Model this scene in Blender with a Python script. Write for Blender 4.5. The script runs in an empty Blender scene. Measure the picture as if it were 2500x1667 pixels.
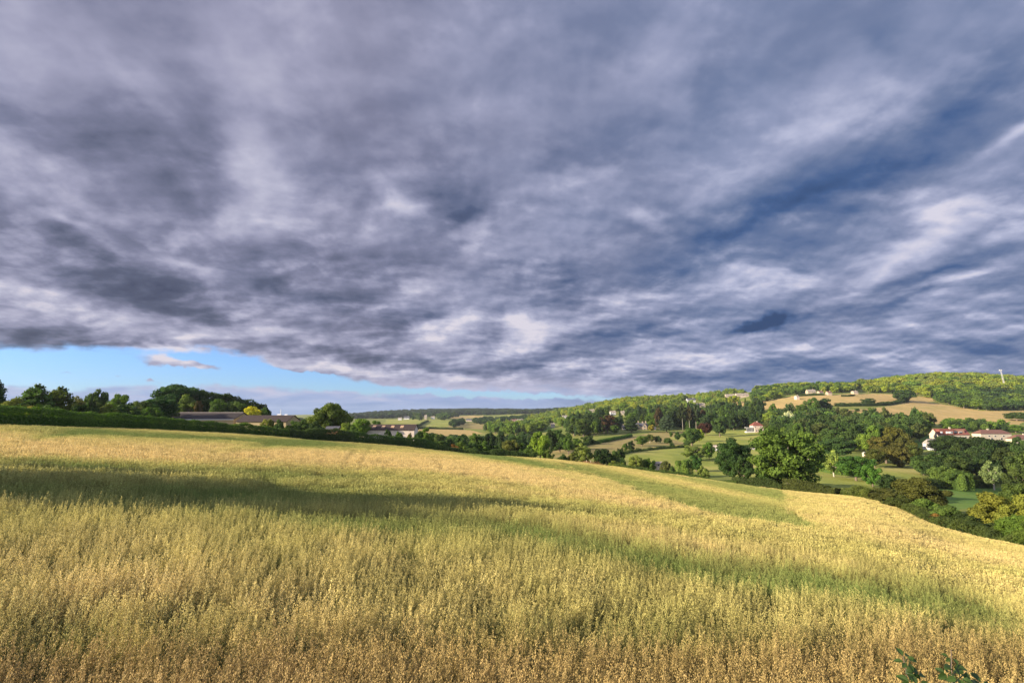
# Rolling English farmland under a heavy evening cloud deck: oat field, hedges, barns, wooded valley side.
import bpy, math, random, os
import numpy as np
from mathutils import Vector, Matrix
R = math.radians
rng = np.random.default_rng(7)
random.seed(7)
scene = bpy.context.scene
COL = scene.collection
QUICK = os.environ.get('QUICK', '')

# ------------------------------------------------------------------ camera
F, CX, CY, YH = 1300.0, 1250.0, 833.5, 1015.0          # focal length and horizon, in photograph pixels
TH = math.atan((YH - CY) / F)
CT, ST = math.cos(TH), math.sin(TH)
cam_d = bpy.data.cameras.new('camera')
cam = bpy.data.objects.new('camera', cam_d)
COL.objects.link(cam)
cam_d.sensor_width = 36.0
cam_d.lens = 36.0 * F / 2500.0
cam_d.clip_start = 0.1
cam_d.clip_end = 30000
cam.rotation_euler = (R(90) + TH, 0, 0)
cam.location = (0, 0, 0)
scene.camera = cam

def ray(x, y):
    u, v = (x - CX) / F, (CY - y) / F
    return np.array([u, CT - v * ST, ST + v * CT])
def at(x, y, Y):                                        # the point that is Y metres ahead along a sight line
    d = ray(x, y)
    return d * (Y / d[1])
def proj(X, Y, Z):
    f = Y * CT + Z * ST
    f = np.where(f < 0.1, 0.1, f)
    up = -Y * ST + Z * CT
    return CX + F * X / f, CY - F * up / f
def azel(x, y):
    d = ray(x, y)
    return math.degrees(math.atan2(d[0], d[1])), math.degrees(math.atan2(d[2], math.hypot(d[0], d[1])))

# ------------------------------------------------------------------ light
SUN_EL, SUN_AZ = 18.0, -108.0                           # degrees; azimuth from +Y towards +X
world = bpy.data.worlds.new('World')
scene.world = world
world.use_nodes = True
nt = world.node_tree
for n in list(nt.nodes): nt.nodes.remove(n)
def N(kind, **kw):
    n = nt.nodes.new(kind)
    for k, v in kw.items(): setattr(n, k, v)
    return n
def put(sock, v):
    if isinstance(v, bpy.types.NodeSocket): nt.links.new(v, sock)
    else: sock.default_value = v
def M(op, a, b=None, c=None, clamp=False):
    n = N('ShaderNodeMath', operation=op, use_clamp=clamp)
    put(n.inputs[0], a)
    if b is not None: put(n.inputs[1], b)
    if c is not None: put(n.inputs[2], c)
    return n.outputs[0]
def comb(x, y, z=0.0):
    n = N('ShaderNodeCombineXYZ'); put(n.inputs[0], x); put(n.inputs[1], y); put(n.inputs[2], z)
    return n.outputs[0]
def noise(vec, scale, detail=4, rough=0.5, dist=0.0, out=0):
    n = N('ShaderNodeTexNoise'); n.noise_dimensions = '3D'
    put(n.inputs['Vector'], vec); n.inputs['Scale'].default_value = scale
    n.inputs['Detail'].default_value = detail; n.inputs['Roughness'].default_value = rough
    n.inputs['Distortion'].default_value = dist
    return n.outputs[out]
def ramp(fac, stops, interp='LINEAR'):
    n = N('ShaderNodeValToRGB'); put(n.inputs[0], fac)
    cr = n.color_ramp; cr.interpolation = interp
    while len(cr.elements) > 1: cr.elements.remove(cr.elements[-1])
    cr.elements[0].position = stops[0][0]; cr.elements[0].color = (*stops[0][1], 1)
    for p, c in stops[1:]:
        e = cr.elements.new(p); e.color = (*c, 1)
    return n.outputs[0]
def mix(fac, a, b):
    n = N('ShaderNodeMix', data_type='RGBA'); put(n.inputs[0], fac); put(n.inputs[6], a); put(n.inputs[7], b)
    return n.outputs[2]
def srgb(r, g, b, k=1.0):
    return tuple((((c / 255) / 12.92) if c < 11 else (((c / 255) + .055) / 1.055) ** 2.4) * k for c in (r, g, b))

tc = N('ShaderNodeTexCoord')
sep = N('ShaderNodeSeparateXYZ'); nt.links.new(tc.outputs['Generated'], sep.inputs[0])
DX, DY, DZ = sep.outputs
az = M('MULTIPLY', M('ARCTAN2', DX, DY), 57.2958)
el = M('MULTIPLY', M('ARCSINE', DZ), 57.2958)
AE = comb(az, el)
zz = M('ADD', M('MAXIMUM', DZ, 0.0), 0.30)
PX, PY = M('DIVIDE', DX, zz), M('DIVIDE', DY, zz)
PL = comb(PX, PY)                                       # the cloud deck seen as a plane overhead
PLs = comb(PX, M('MULTIPLY', PY, 0.9))                 # streets of cloud running away from the camera
# organic warp of the broad layout
wn = N('ShaderNodeTexNoise'); put(wn.inputs['Vector'], PLs); wn.inputs['Scale'].default_value = 2.6; wn.inputs['Detail'].default_value = 6
wv = N('ShaderNodeVectorMath', operation='SUBTRACT'); nt.links.new(wn.outputs['Color'], wv.inputs[0]); wv.inputs[1].default_value = (.5, .5, .5)
wm = N('ShaderNodeVectorMath', operation='MULTIPLY'); nt.links.new(wv.outputs[0], wm.inputs[0])
wsc = M('MULTIPLY_ADD', M('MINIMUM', M('MAXIMUM', el, 0.0), 25.0), 0.55, 2.0)
nt.links.new(comb(M('MULTIPLY', wsc, 1.6), wsc), wm.inputs[1])
wa = N('ShaderNodeVectorMath', operation='ADD'); nt.links.new(AE, wa.inputs[0]); nt.links.new(wm.outputs[0], wa.inputs[1])
WAE = wa.outputs[0]

def blob(vec, x, y, rx, ry, rot, amp, acc, hard=False):
    a, e = azel(x, y)
    a1, _ = azel(x + rx, y); a0, _ = azel(x - rx, y)
    _, e1 = azel(x, y - ry); _, e0 = azel(x, y + ry)
    m = N('ShaderNodeMapping', vector_type='TEXTURE')
    nt.links.new(vec, m.inputs['Vector'])
    m.inputs['Location'].default_value = (a, e, 0)
    m.inputs['Rotation'].default_value = (0, 0, -R(rot))
    m.inputs['Scale'].default_value = (max((a1 - a0) / 2, .1), max((e1 - e0) / 2, .1), 1)
    d = N('ShaderNodeVectorMath', operation='DOT_PRODUCT')
    nt.links.new(m.outputs[0], d.inputs[0]); nt.links.new(m.outputs[0], d.inputs[1])
    if hard:
        g = M('SUBTRACT', 1.25, M('MULTIPLY', d.outputs['Value'], 0.8), clamp=True)
        g = M('MULTIPLY', g, g)
    else:
        g = M('POWER', 0.42, d.outputs['Value'])
    return M('MULTIPLY_ADD', g, amp * GAIN, acc)
REL = 0.85; GAIN = 1.02
B = M('ADD', 0.535, 0.0)
#   x     y    rx   ry  rot  amp      (rot: clockwise on the sky, rising to the right is negative)
BLOBS = [
 (150,140,190,100,0,.10),(80,235,140,50,0,-.14),(20,320,120,40,5,.16),(260,325,130,60,5,-.15),(490,345,105,110,10,-.24),
 (640,150,160,140,0,.17),(430,120,120,60,30,-.05),(810,295,190,40,0,-.12),(640,410,120,105,0,.22),(600,545,170,50,0,.08),
 (950,445,34,40,0,.40),(1075,440,90,70,10,-.28),(1120,520,46,46,0,-.20),(1080,335,110,35,0,.10),(830,430,70,55,0,-.10),
 (170,480,140,40,12,.10),(190,580,95,22,20,.20),(225,650,290,46,8,-.24),(370,722,210,32,5,-.28),(440,655,85,22,18,.32),
 (350,590,90,28,0,-.12),(700,605,200,45,0,-.20),(760,712,190,36,8,-.26),(1000,630,120,40,0,-.10),(980,775,130,20,0,-.18),
 (300,762,190,18,2,.26),(110,812,190,26,0,-.32),(430,822,170,20,0,.34),(650,805,130,22,0,.24),(1110,790,62,28,-20,.34),
 (1050,845,90,20,-10,.22),(870,868,170,20,5,-.20),(1000,893,150,14,3,-.16),(920,910,150,10,4,.34),(330,853,220,9,0,-.18),
 (1030,700,130,30,0,.08),(1640,140,120,110,0,.14),(1760,180,85,100,0,-.15),(1380,60,150,70,0,-.05),(1480,320,130,48,-25,-.12),
 (2060,185,180,70,-20,.17),(2150,50,60,50,0,-.16),(2370,225,230,105,-25,-.24),(2040,400,240,90,-22,-.19),(1960,505,240,50,-10,-.20),
 (1740,600,150,95,-25,-.17),(1750,410,140,48,-10,.14),(1330,415,110,32,0,.12),(1572,522,62,20,8,.30),(2440,360,140,28,-22,.32),
 (2210,575,210,36,-20,.38),(1850,665,200,25,-5,.24),(2330,655,200,30,-10,-.33),(2420,688,130,18,-14,.34),(2300,728,200,12,-5,-.24),
 (1510,712,62,15,0,.22),(1610,703,50,13,0,.18),(1340,708,110,28,0,-.22),(1300,805,82,34,-20,.44),(1480,830,120,24,-12,-.26),
 (1640,868,140,22,-8,.28),(2000,835,270,14,-3,.22),(2030,890,270,15,-3,-.20),(2270,780,220,14,-4,.12),(2420,835,160,18,-4,-.16),
 (425,888,120,16,3,.55),(705,893,100,16,3,.35),(60,700,130,16,4,.16),(520,775,60,14,10,-.14),(560,845,90,10,0,-.14),(760,838,70,14,6,.16),(900,760,90,14,-8,.12),(1200,862,110,14,-6,.16),(1330,900,140,10,-3,-.14),(1480,905,120,8,-3,.20),(1250,930,200,8,2,.20),(1180,760,60,16,-20,.10),(1420,770,80,14,-10,.14),(1700,730,120,14,-6,.16),(1960,770,110,12,-4,-.10),(1760,905,160,9,-3,-.16),(1900,865,180,9,-3,.18),(2280,860,160,9,-3,.12),(2180,815,150,9,-3,-.12),(2440,775,90,12,-4,-.12),(2080,715,140,12,-6,.14),
 (1600,640,70,40,-30,-.10),(1250,640,80,40,0,.06),(2440,560,60,30,-20,.12),
]
cur = WAE
for k_, b in enumerate(BLOBS):
    B = blob(cur, *b, B)
    if k_ % 12 == 11:                                    # keeps the node evaluation in sequence
        bar = N('ShaderNodeVectorMath', operation='MULTIPLY_ADD'); nt.links.new(B, bar.inputs[0]); bar.inputs[1].default_value = (1e-7, 0, 0); nt.links.new(cur, bar.inputs[2]); cur = bar.outputs[0]
n1 = noise(PLs, 2.2, 5, .5, .1)
dk = M('ADD', .48, M('MULTIPLY', M('SUBTRACT', 1.0, M('DIVIDE', el, 30.0), clamp=True), .95))     # the deck shows more relief low down
P2 = comb(M('MULTIPLY', PX, .96), PY)
n2 = noise(P2, 4.6, 8, .54, .12)
ofs = N('ShaderNodeVectorMath', operation='ADD'); nt.links.new(P2, ofs.inputs[0]); ofs.inputs[1].default_value = (.016, .024, 0)
n2b = noise(ofs.outputs[0], 4.6, 8, .54, .12)
n3 = noise(PL, 12.0, 6, .55, .1)
rel = M('SUBTRACT', n2, n2b)                            # lit and shaded flanks of the billows
B = M('MULTIPLY_ADD', M('MULTIPLY', rel, dk), REL, B)
B = M('MULTIPLY_ADD', M('SUBTRACT', n1, .5), .28, B)
n2s = N('ShaderNodeMapRange', interpolation_type='SMOOTHSTEP'); put(n2s.inputs[0], n2); n2s.inputs[1].default_value = .36; n2s.inputs[2].default_value = .64
B = M('MULTIPLY_ADD', M('MULTIPLY', M('SUBTRACT', n2s.outputs[0], .5), dk), .135, B)
B = M('MULTIPLY_ADD', M('MULTIPLY', M('SUBTRACT', n3, .5), dk), .20, B)
B = M('MULTIPLY_ADD', M('MULTIPLY', M('MAXIMUM', M('SUBTRACT', n2, .56), 0.0), dk), 1.3, B)     # sunlit crests
# thin layered streaks low in the sky
str_ = noise(comb(M('MULTIPLY', az, .17), M('MULTIPLY', el, 1.0)), 1.0, 8, .60, .5)
lo = M('SUBTRACT', 1.0, M('DIVIDE', el, 17.0), clamp=True)
B = M('MULTIPLY_ADD', M('MULTIPLY', M('SUBTRACT', str_, .5), lo), 1.1, B)
rag = N('ShaderNodeVectorMath', operation='ADD'); nt.links.new(AE, rag.inputs[0])
rgn = N('ShaderNodeTexNoise'); nt.links.new(AE, rgn.inputs['Vector']); rgn.inputs['Scale'].default_value = .75; rgn.inputs['Detail'].default_value = 6
rgm = N('ShaderNodeVectorMath', operation='MULTIPLY_ADD'); nt.links.new(rgn.outputs['Color'], rgm.inputs[0]); rgm.inputs[1].default_value = (2.2, 1.3, 0); rgm.inputs[2].default_value = (-1.1, -.65, 0); nt.links.new(rgm.outputs[0], rag.inputs[1])
RAG = rag.outputs[0]
for b in [(1835, 800, 34, 12, -10, -.42), (1868, 790, 46, 15, -14, -.50), (1900, 778, 26, 13, -10, -.42)]: B = blob(RAG, *b, B)
KEXP = 1.0
cl_l = ramp(B, [(0.0, srgb(66, 74, 100)), (.22, srgb(88, 95, 120)), (.45, srgb(127, 130, 157)), (.62, srgb(159, 160, 186)), (.8, srgb(188, 188, 209)), (1.0, srgb(222, 216, 226))])
cl_r = ramp(B, [(0.0, srgb(48, 74, 116)), (.22, srgb(70, 97, 143)), (.45, srgb(114, 129, 164)), (.62, srgb(147, 156, 188)), (.8, srgb(182, 187, 214)), (1.0, srgb(216, 214, 230))])
side = M('MULTIPLY_ADD', az, 1 / 46.0, .42, clamp=True)
side = M('ADD', side, M('MULTIPLY', M('SUBTRACT', n1, .5), .8), clamp=True)
clouds = mix(side, cl_l, cl_r)
# clear gap above the horizon
G = M('ADD', 0.0, 0.0)
GAIN = 1.0
for b in [(60,905,300,42,0,1.1),(420,903,280,40,2,1.0),(560,893,220,24,2,.7),(720,912,160,28,8,.9),(425,888,105,15,3,-1.5),(500,893,60,8,4,-.8),(700,893,85,16,3,-1.2),(780,900,60,9,3,-.7),
          (1180,962,300,9,2,1.15),(905,945,90,10,8,.30),(155,909,34,5,0,-.9),(280,920,26,4,0,-.8),(370,930,22,4,0,-.8),(215,911,18,4,0,-.6),(860,903,140,12,6,-.4)]:
    G = blob(RAG, *b, G)
G = M('MULTIPLY_ADD', M('SUBTRACT', noise(comb(M('MULTIPLY', az, .14), M('MULTIPLY', el, .7)), 1.3, 6, .6, .3), .5), 1.1, G)
G = M('MULTIPLY', G, M('MULTIPLY', M('SUBTRACT', 7.4, el), 1.4, clamp=True), clamp=True)
gs = N('ShaderNodeMapRange', interpolation_type='SMOOTHSTEP'); put(gs.inputs[0], G); gs.inputs[1].default_value = .22; gs.inputs[2].default_value = .72
gap = gs.outputs[0]
sky = N('ShaderNodeTexSky', sky_type='NISHITA', sun_disc=False)
sky.sun_elevation = R(SUN_EL); sky.sun_rotation = R(SUN_AZ)
sky.altitude = 100; sky.air_density = 1.0; sky.dust_density = 0.6; sky.ozone_density = 1.5
# low bank under the gap: pinkish top, blue-grey foot
bank = ramp(M('MULTIPLY_ADD', M('SUBTRACT', str_, .5), .9, M('MULTIPLY', el, .17)), [(0.05, srgb(122, 150, 196)), (.28, srgb(150, 170, 212)), (.48, srgb(188, 192, 220)), (.7, srgb(216, 208, 226))])
bw = N('ShaderNodeMapRange', interpolation_type='SMOOTHSTEP'); put(bw.inputs[0], M('MULTIPLY_ADD', M('SUBTRACT', str_, .5), 2.0, el)); bw.inputs[1].default_value = 2.3; bw.inputs[2].default_value = 4.4
bside = M('SUBTRACT', 1.0, M('MULTIPLY', M('SUBTRACT', az, 2.0), .07), clamp=True)
clouds = mix(M('MULTIPLY', M('SUBTRACT', 1.0, bw.outputs[0]), bside), clouds, bank)
ck = N('ShaderNodeVectorMath', operation='SCALE'); nt.links.new(clouds, ck.inputs[0])
SKY_STRENGTH = 0.1
EXPO = 1.27
away = M('MAXIMUM', M('DIVIDE', M('SUBTRACT', M('ABSOLUTE', az), 56.0), 50.0, clamp=True), M('DIVIDE', M('SUBTRACT', el, 50.0), 30.0, clamp=True))   # added fill light: cloud overhead and outside the view brightened
put(ck.inputs[3], M('MULTIPLY', M('MULTIPLY_ADD', away, 1.5, 1.0), 2 ** -EXPO / SKY_STRENGTH))
skm = N('ShaderNodeVectorMath', operation='MULTIPLY'); nt.links.new(sky.outputs[0], skm.inputs[0]); skm.inputs[1].default_value = tuple(v * 2 ** -EXPO for v in (.86, 1.30, 2.30))
final = mix(gap, ck.outputs[0], skm.outputs[0])
bg = N('ShaderNodeBackground'); nt.links.new(final, bg.inputs[0]); bg.inputs[1].default_value = SKY_STRENGTH
wo = N('ShaderNodeOutputWorld'); nt.links.new(bg.outputs[0], wo.inputs[0])
world.cycles.sampling_method = 'MANUAL'; world.cycles.sample_map_resolution = 256

sun_d = bpy.data.lights.new('sun', 'SUN'); sun = bpy.data.objects.new('sun', sun_d); COL.objects.link(sun)
sun_d.energy = 5.0; sun_d.angle = R(0.5); sun_d.color = (1.0, 0.87, 0.68)
sv = Vector((math.sin(R(SUN_AZ)) * math.cos(R(SUN_EL)), math.cos(R(SUN_AZ)) * math.cos(R(SUN_EL)), math.sin(R(SUN_EL))))
sun.rotation_euler = sv.to_track_quat('Z', 'Y').to_euler(); sun.location = (-60, -20, 40)
vs = scene.view_settings
vs.view_transform = 'Standard'; vs.look = 'None'; vs.exposure = EXPO; vs.gamma = 1.0; vs.use_curve_mapping = False
scene.cycles.max_bounces = 4; scene.cycles.diffuse_bounces = 2; scene.cycles.glossy_bounces = 1; scene.cycles.transmission_bounces = 2; scene.cycles.transparent_max_bounces = 4
# ------------------------------------------------------------------ mesh and material helpers
def mesh_np(name, verts, faces, smooth=False, cols=None, mat_idx=None):
    verts = np.asarray(verts, dtype=np.float32); faces = np.asarray(faces, dtype=np.int32)
    me = bpy.data.meshes.new(name)
    k = faces.shape[1]
    me.vertices.add(len(verts)); me.vertices.foreach_set('co', verts.ravel())
    me.loops.add(faces.size); me.loops.foreach_set('vertex_index', faces.ravel())
    me.polygons.add(len(faces)); me.polygons.foreach_set('loop_start', np.arange(0, faces.size, k, dtype=np.int32))
    if smooth: me.polygons.foreach_set('use_smooth', np.ones(len(faces), dtype=bool))
    if mat_idx is not None: me.polygons.foreach_set('material_index', np.asarray(mat_idx, dtype=np.int32))
    me.update(calc_edges=True)
    if cols is not None:
        a = me.attributes.new('tone', 'FLOAT_COLOR', 'POINT')
        c = np.ones((len(verts), 4), dtype=np.float32); c[:, :cols.shape[1]] = cols
        a.data.foreach_set('color', c.ravel())
    return me
def link(name, me, mats=(), parent=None, loc=None):
    o = bpy.data.objects.new(name, me); COL.objects.link(o)
    if me is not None:
        for m in (mats if isinstance(mats, (list, tuple)) else [mats]): me.materials.append(m)
    if parent is not None: o.parent = parent
    if loc is not None: o.location = loc
    return o
def tag(o, label, cat, group=None):
    o['label'] = label; o['category'] = cat
    if group: o['group'] = group
    return o
def thing(name, label, cat, loc, rz=0.0, group=None):
    o = bpy.data.objects.new(name, None); COL.objects.link(o)
    o.empty_display_size = 0.5
    o.location = loc; o.rotation_euler = (0, 0, rz)
    return tag(o, label, cat, group)

class Mat:
    """A small node-tree builder."""
    def __init__(s, name):
        s.m = bpy.data.materials.new(name); s.m.use_nodes = True; s.t = s.m.node_tree
        for n in list(s.t.nodes): s.t.nodes.remove(n)
        s.out = s.t.nodes.new('ShaderNodeOutputMaterial')
    def n(s, kind, **kw):
        x = s.t.nodes.new(kind)
        for k, v in kw.items(): setattr(x, k, v)
        return x
    def put(s, sock, v):
        if isinstance(v, bpy.types.NodeSocket): s.t.links.new(v, sock)
        elif isinstance(v, tuple) and len(v) == 3 and sock.type == 'RGBA': sock.default_value = (*v, 1)
        else: sock.default_value = v
    def math(s, op, a, b=None, c=None, clamp=False):
        x = s.n('ShaderNodeMath', operation=op, use_clamp=clamp); s.put(x.inputs[0], a)
        if b is not None: s.put(x.inputs[1], b)
        if c is not None: s.put(x.inputs[2], c)
        return x.outputs[0]
    def noise(s, vec, scale, detail=4, rough=.5, dist=0.0, col=False):
        x = s.n('ShaderNodeTexNoise'); s.put(x.inputs['Vector'], vec)
        x.inputs['Scale'].default_value = scale; x.inputs['Detail'].default_value = detail
        x.inputs['Roughness'].default_value = rough; x.inputs['Distortion'].default_value = dist
        return x.outputs[1 if col else 0]
    def mapping(s, vec, scale=(1, 1, 1), rot=(0, 0, 0)):
        x = s.n('ShaderNodeMapping'); s.put(x.inputs[0], vec); x.inputs['Scale'].default_value = scale; x.inputs['Rotation'].default_value = rot
        return x.outputs[0]
    def mix(s, f, a, b, blend='MIX'):
        x = s.n('ShaderNodeMix', data_type='RGBA', blend_type=blend); s.put(x.inputs[0], f); s.put(x.inputs[6], a); s.put(x.inputs[7], b)
        return x.outputs[2]
    def ramp(s, f, stops):
        x = s.n('ShaderNodeValToRGB'); s.put(x.inputs[0], f); cr = x.color_ramp
        while len(cr.elements) > 1: cr.elements.remove(cr.elements[-1])
        cr.elements[0].position = stops[0][0]; cr.elements[0].color = (*stops[0][1], 1)
        for p, c in stops[1:]: cr.elements.new(p).color = (*c, 1)
        return x.outputs[0]
    def world(s): return s.n('ShaderNodeNewGeometry').outputs['Position']
    def obj(s): return s.n('ShaderNodeTexCoord').outputs['Object']
    def attr(s, name, typ='GEOMETRY', out='Color'):
        x = s.n('ShaderNodeAttribute', attribute_type=typ); x.attribute_name = name
        return x.outputs[out]
    def done(s, color, rough=.9, spec=.2, bump=None, bstr=.3, bdist=.1, transl=0.0, tcol=None, metal=0.0):
        p = s.n('ShaderNodeBsdfPrincipled'); s.put(p.inputs['Base Color'], color)
        s.put(p.inputs['Roughness'], rough); p.inputs['Specular IOR Level'].default_value = spec; p.inputs['Metallic'].default_value = metal
        if bump is not None:
            b = s.n('ShaderNodeBump'); b.inputs['Strength'].default_value = bstr; b.inputs['Distance'].default_value = bdist
            s.put(b.inputs['Height'], bump); s.t.links.new(b.outputs[0], p.inputs['Normal'])
        o = p.outputs[0]
        if transl:
            t = s.n('ShaderNodeBsdfTranslucent'); s.put(t.inputs[0], tcol if tcol is not None else color)
            mx = s.n('ShaderNodeMixShader'); mx.inputs[0].default_value = transl
            s.t.links.new(o, mx.inputs[1]); s.t.links.new(t.outputs[0], mx.inputs[2]); o = mx.outputs[0]
        s.t.links.new(o, s.out.inputs[0])
        return s.m

def sfbm(x, y, scale, octaves=4, seed=0, gain=.5):
    """Smooth pseudo-random field, about -1..1, from rotated value noise."""
    x = np.asarray(x, float); y = np.asarray(y, float)
    tot = np.zeros(np.broadcast(x, y).shape); amp = 1.0; norm = 0
    for o in range(octaves):
        a = 1.3 * o + seed * .7; ca, sa = math.cos(a), math.sin(a)
        u = (x * ca - y * sa) / scale * 2 ** o + 37.1 * o + seed * 11.3; v = (x * sa + y * ca) / scale * 2 ** o - 13.7 * o + seed * 5.1
        i, j = np.floor(u), np.floor(v); fu, fv = u - i, v - j
        fu = fu * fu * (3 - 2 * fu); fv = fv * fv * (3 - 2 * fv)
        def h(p, q):
            s = np.sin(p * 127.1 + q * 311.7 + seed * 17.3 + o * 3.1) * 43758.5453
            return (s - np.floor(s)) * 2 - 1
        tot = tot + amp * (h(i, j) * (1 - fu) * (1 - fv) + h(i + 1, j) * fu * (1 - fv) + h(i, j + 1) * (1 - fu) * fv + h(i + 1, j + 1) * fu * fv)
        norm += amp; amp *= gain
    return tot / norm

# ------------------------------------------------------------------ lie of the land
CROP_H = 0.95
# crop boundary: photo column -> distance ahead and image row of the crop tops there
EDGE = [(-300, 62, 1034), (0, 80, 1037), (210, 92, 1042), (420, 108, 1050), (620, 128, 1061), (800, 148, 1075), (1050, 168, 1096), (1350, 180, 1121), (1500, 176, 1139),
        (1700, 165, 1164), (1900, 150, 1193), (2000, 142, 1205), (2100, 130, 1213), (2200, 112, 1241), (2300, 92, 1287), (2400, 76, 1313), (2500, 65, 1331), (2800, 50, 1400)]
NEAR = [(-300, 5.4), (0, 5.8), (620, 6.1), (1250, 6.6), (1900, 7.2), (2500, 7.9), (2800, 8.2)]
COLS = {   # columns of (distance, image row) for the ground beyond the crop
 -300: [(100, 1040), (200, 1034), (600, 1027), (2500, 1020), (5000, 1018)],
 0: [(110, 1041), (200, 1036), (600, 1028), (2500, 1020), (5000, 1018)],
 420: [(140, 1050), (220, 1041), (600, 1030), (2500, 1021), (5000, 1018)],
 800: [(190, 1075), (300, 1062), (600, 1043), (1200, 1032), (2600, 1018), (3600, 1011), (5000, 1012)],
 1000: [(215, 1075), (300, 1085), (450, 1080), (620, 1072), (760, 1057), (1000, 1043), (1300, 1034), (1800, 1024), (2600, 1012), (3300, 1006), (5000, 1010)],
 1200: [(260, 1122), (400, 1110), (560, 1085), (720, 1066), (900, 1050), (1200, 1040), (1800, 1023), (2600, 1010), (3300, 1005), (5000, 1010)],
 1350: [(260, 1128), (320, 1112), (380, 1096), (480, 1080), (600, 1064), (760, 1050), (950, 1038), (1300, 1022), (1800, 1012), (2800, 1006), (5000, 1010)],
 1500: [(240, 1145), (290, 1118), (350, 1096), (430, 1078), (520, 1064), (640, 1046), (820, 1022), (1050, 1000), (1300, 988), (1800, 988), (5000, 1000)],
 1700: [(220, 1165), (270, 1135), (330, 1108), (420, 1083), (500, 1066), (600, 1050), (760, 1024), (950, 998), (1200, 978), (1700, 980), (5000, 1000)],
 1900: [(200, 1182), (260, 1140), (330, 1106), (430, 1078), (520, 1057), (640, 1030), (800, 996), (920, 974), (1080, 954), (1400, 952), (5000, 1000)],
 2100: [(165, 1215), (220, 1175), (300, 1128), (400, 1088), (500, 1056), (600, 1033), (720, 1004), (840, 978), (940, 962), (1080, 946), (1400, 946), (5000, 1000)],
 2300: [(130, 1268), (170, 1222), (220, 1190), (300, 1136), (400, 1087), (450, 1071), (540, 1046), (640, 1028), (760, 1004), (880, 981), (960, 962), (1100, 930), (1400, 930), (5000, 1000)],
 2500: [(95, 1320), (140, 1262), (220, 1205), (320, 1140), (400, 1098), (480, 1070), (560, 1045), (660, 1025), (780, 1002), (900, 978), (1100, 938), (1400, 938), (5000, 1000)],
 2800: [(80, 1380), (140, 1290), (320, 1160), (480, 1090), (700, 1030), (900, 990), (1100, 950), (1400, 945), (5000, 1000)]}
ex = np.array([e[0] for e in EDGE], float)
near_pts, pts = [], []
for x, Yd, y in EDGE:
    E = at(x, y, Yd); Yn = np.interp(x, [n[0] for n in NEAR], [n[1] for n in NEAR]); Nn = at(x, 1667, Yn)
    for k, Yk in enumerate([Yn, 12, 22, 42, 75, Yd]):
        if Yk > Yd or (k and k < 5 and Yk > .85 * Yd): continue
        f = (Yk - Yn) / (Yd - Yn); P = Nn + (E - Nn) * f
        pts.append((P[0], P[1], P[2] - CROP_H + .35 * math.sin(math.pi * f) * (1 if x < 1200 else .2)))
for x, L in COLS.items():
    for Yd, y in L: pts.append(tuple(at(x, y, Yd)))
pts = np.array(pts)
def uv_of(X, Y):
    r = np.maximum(np.hypot(X, Y), 4.5)
    return np.arctan2(X, Y) * 2.6, np.log(r)
pu, pv = uv_of(pts[:, 0], pts[:, 1])
def kern(d2): return np.where(d2 > 1e-12, .5 * d2 * np.log(np.maximum(d2, 1e-12)), 0)
n_ = len(pts)
# heights are fitted as sight-line slopes (height / distance), which keeps far rows exact
rr = np.hypot(pts[:, 0], pts[:, 1])
A_ = np.zeros((n_ + 3, n_ + 3))
A_[:n_, :n_] = kern((pu[:, None] - pu[None]) ** 2 + (pv[:, None] - pv[None]) ** 2) + np.eye(n_) * 2e-4
A_[:n_, n_] = 1; A_[:n_, n_ + 1] = pu; A_[:n_, n_ + 2] = pv; A_[n_:, :n_] = A_[:n_, n_:].T
W_ = np.linalg.solve(A_, np.concatenate([pts[:, 2] / rr, np.zeros(3)]))
AZMAX = R(50)
def tps_z(X, Y):
    X = np.asarray(X, float); Y = np.asarray(Y, float); sh = X.shape; X = X.ravel(); Y = Y.ravel()
    out = np.zeros(len(X)); a = np.arctan2(X, Y); r = np.maximum(np.hypot(X, Y), 4.5)
    ac = np.clip(a, -AZMAX, AZMAX); u = ac * 2.6; v = np.log(r)
    for s in range(0, len(X), 20000):
        uu, vv = u[s:s + 20000], v[s:s + 20000]
        K = kern((uu[:, None] - pu[None]) ** 2 + (vv[:, None] - pv[None]) ** 2)
        out[s:s + 20000] = (K @ W_[:n_] + W_[n_] + W_[n_ + 1] * uu + W_[n_ + 2] * vv) * r[s:s + 20000]
    w = np.clip((np.abs(a) - AZMAX) / R(60), 0, 1); w = w * w * (3 - 2 * w)
    out = out * (1 - w) + w * (-3.9)
    return out.reshape(sh)
# height lookup table, fine in azimuth and log distance
TA = np.linspace(-math.pi, math.pi, 721); TR = np.linspace(math.log(1.2), math.log(7000), 700)
ga, gr = np.meshgrid(TA, np.exp(TR), indexing='ij')
TZ = tps_z(gr * np.sin(ga), gr * np.cos(ga))
def gz(X, Y):
    X = np.asarray(X, float); Y = np.asarray(Y, float)
    a = (np.arctan2(X, Y) + math.pi) / (2 * math.pi) * 720
    r = np.maximum(np.hypot(X, Y), 1.3); v = np.clip((np.log(r) - TR[0]) / (TR[1] - TR[0]), 0, 698.999)
    i = np.clip(a.astype(int), 0, 719); j = v.astype(int); fa, fv = a - i, v - j
    z = TZ[i, j] * (1 - fa) * (1 - fv) + TZ[i + 1, j] * fa * (1 - fv) + TZ[i, j + 1] * (1 - fa) * fv + TZ[i + 1, j + 1] * fa * fv
    amp = np.clip((r - 200) / 600, 0, 1)
    return z + amp * (sfbm(X, Y, 130, 3, 3) * 2.2 + sfbm(X, Y, 30, 2, 5) * .5) * np.clip(r / 900, .3, 1.2) + (1 - amp) * sfbm(X, Y, 14, 2, 9) * .10
def gz1(X, Y): return float(gz(np.array([X]), np.array([Y]))[0])
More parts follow.
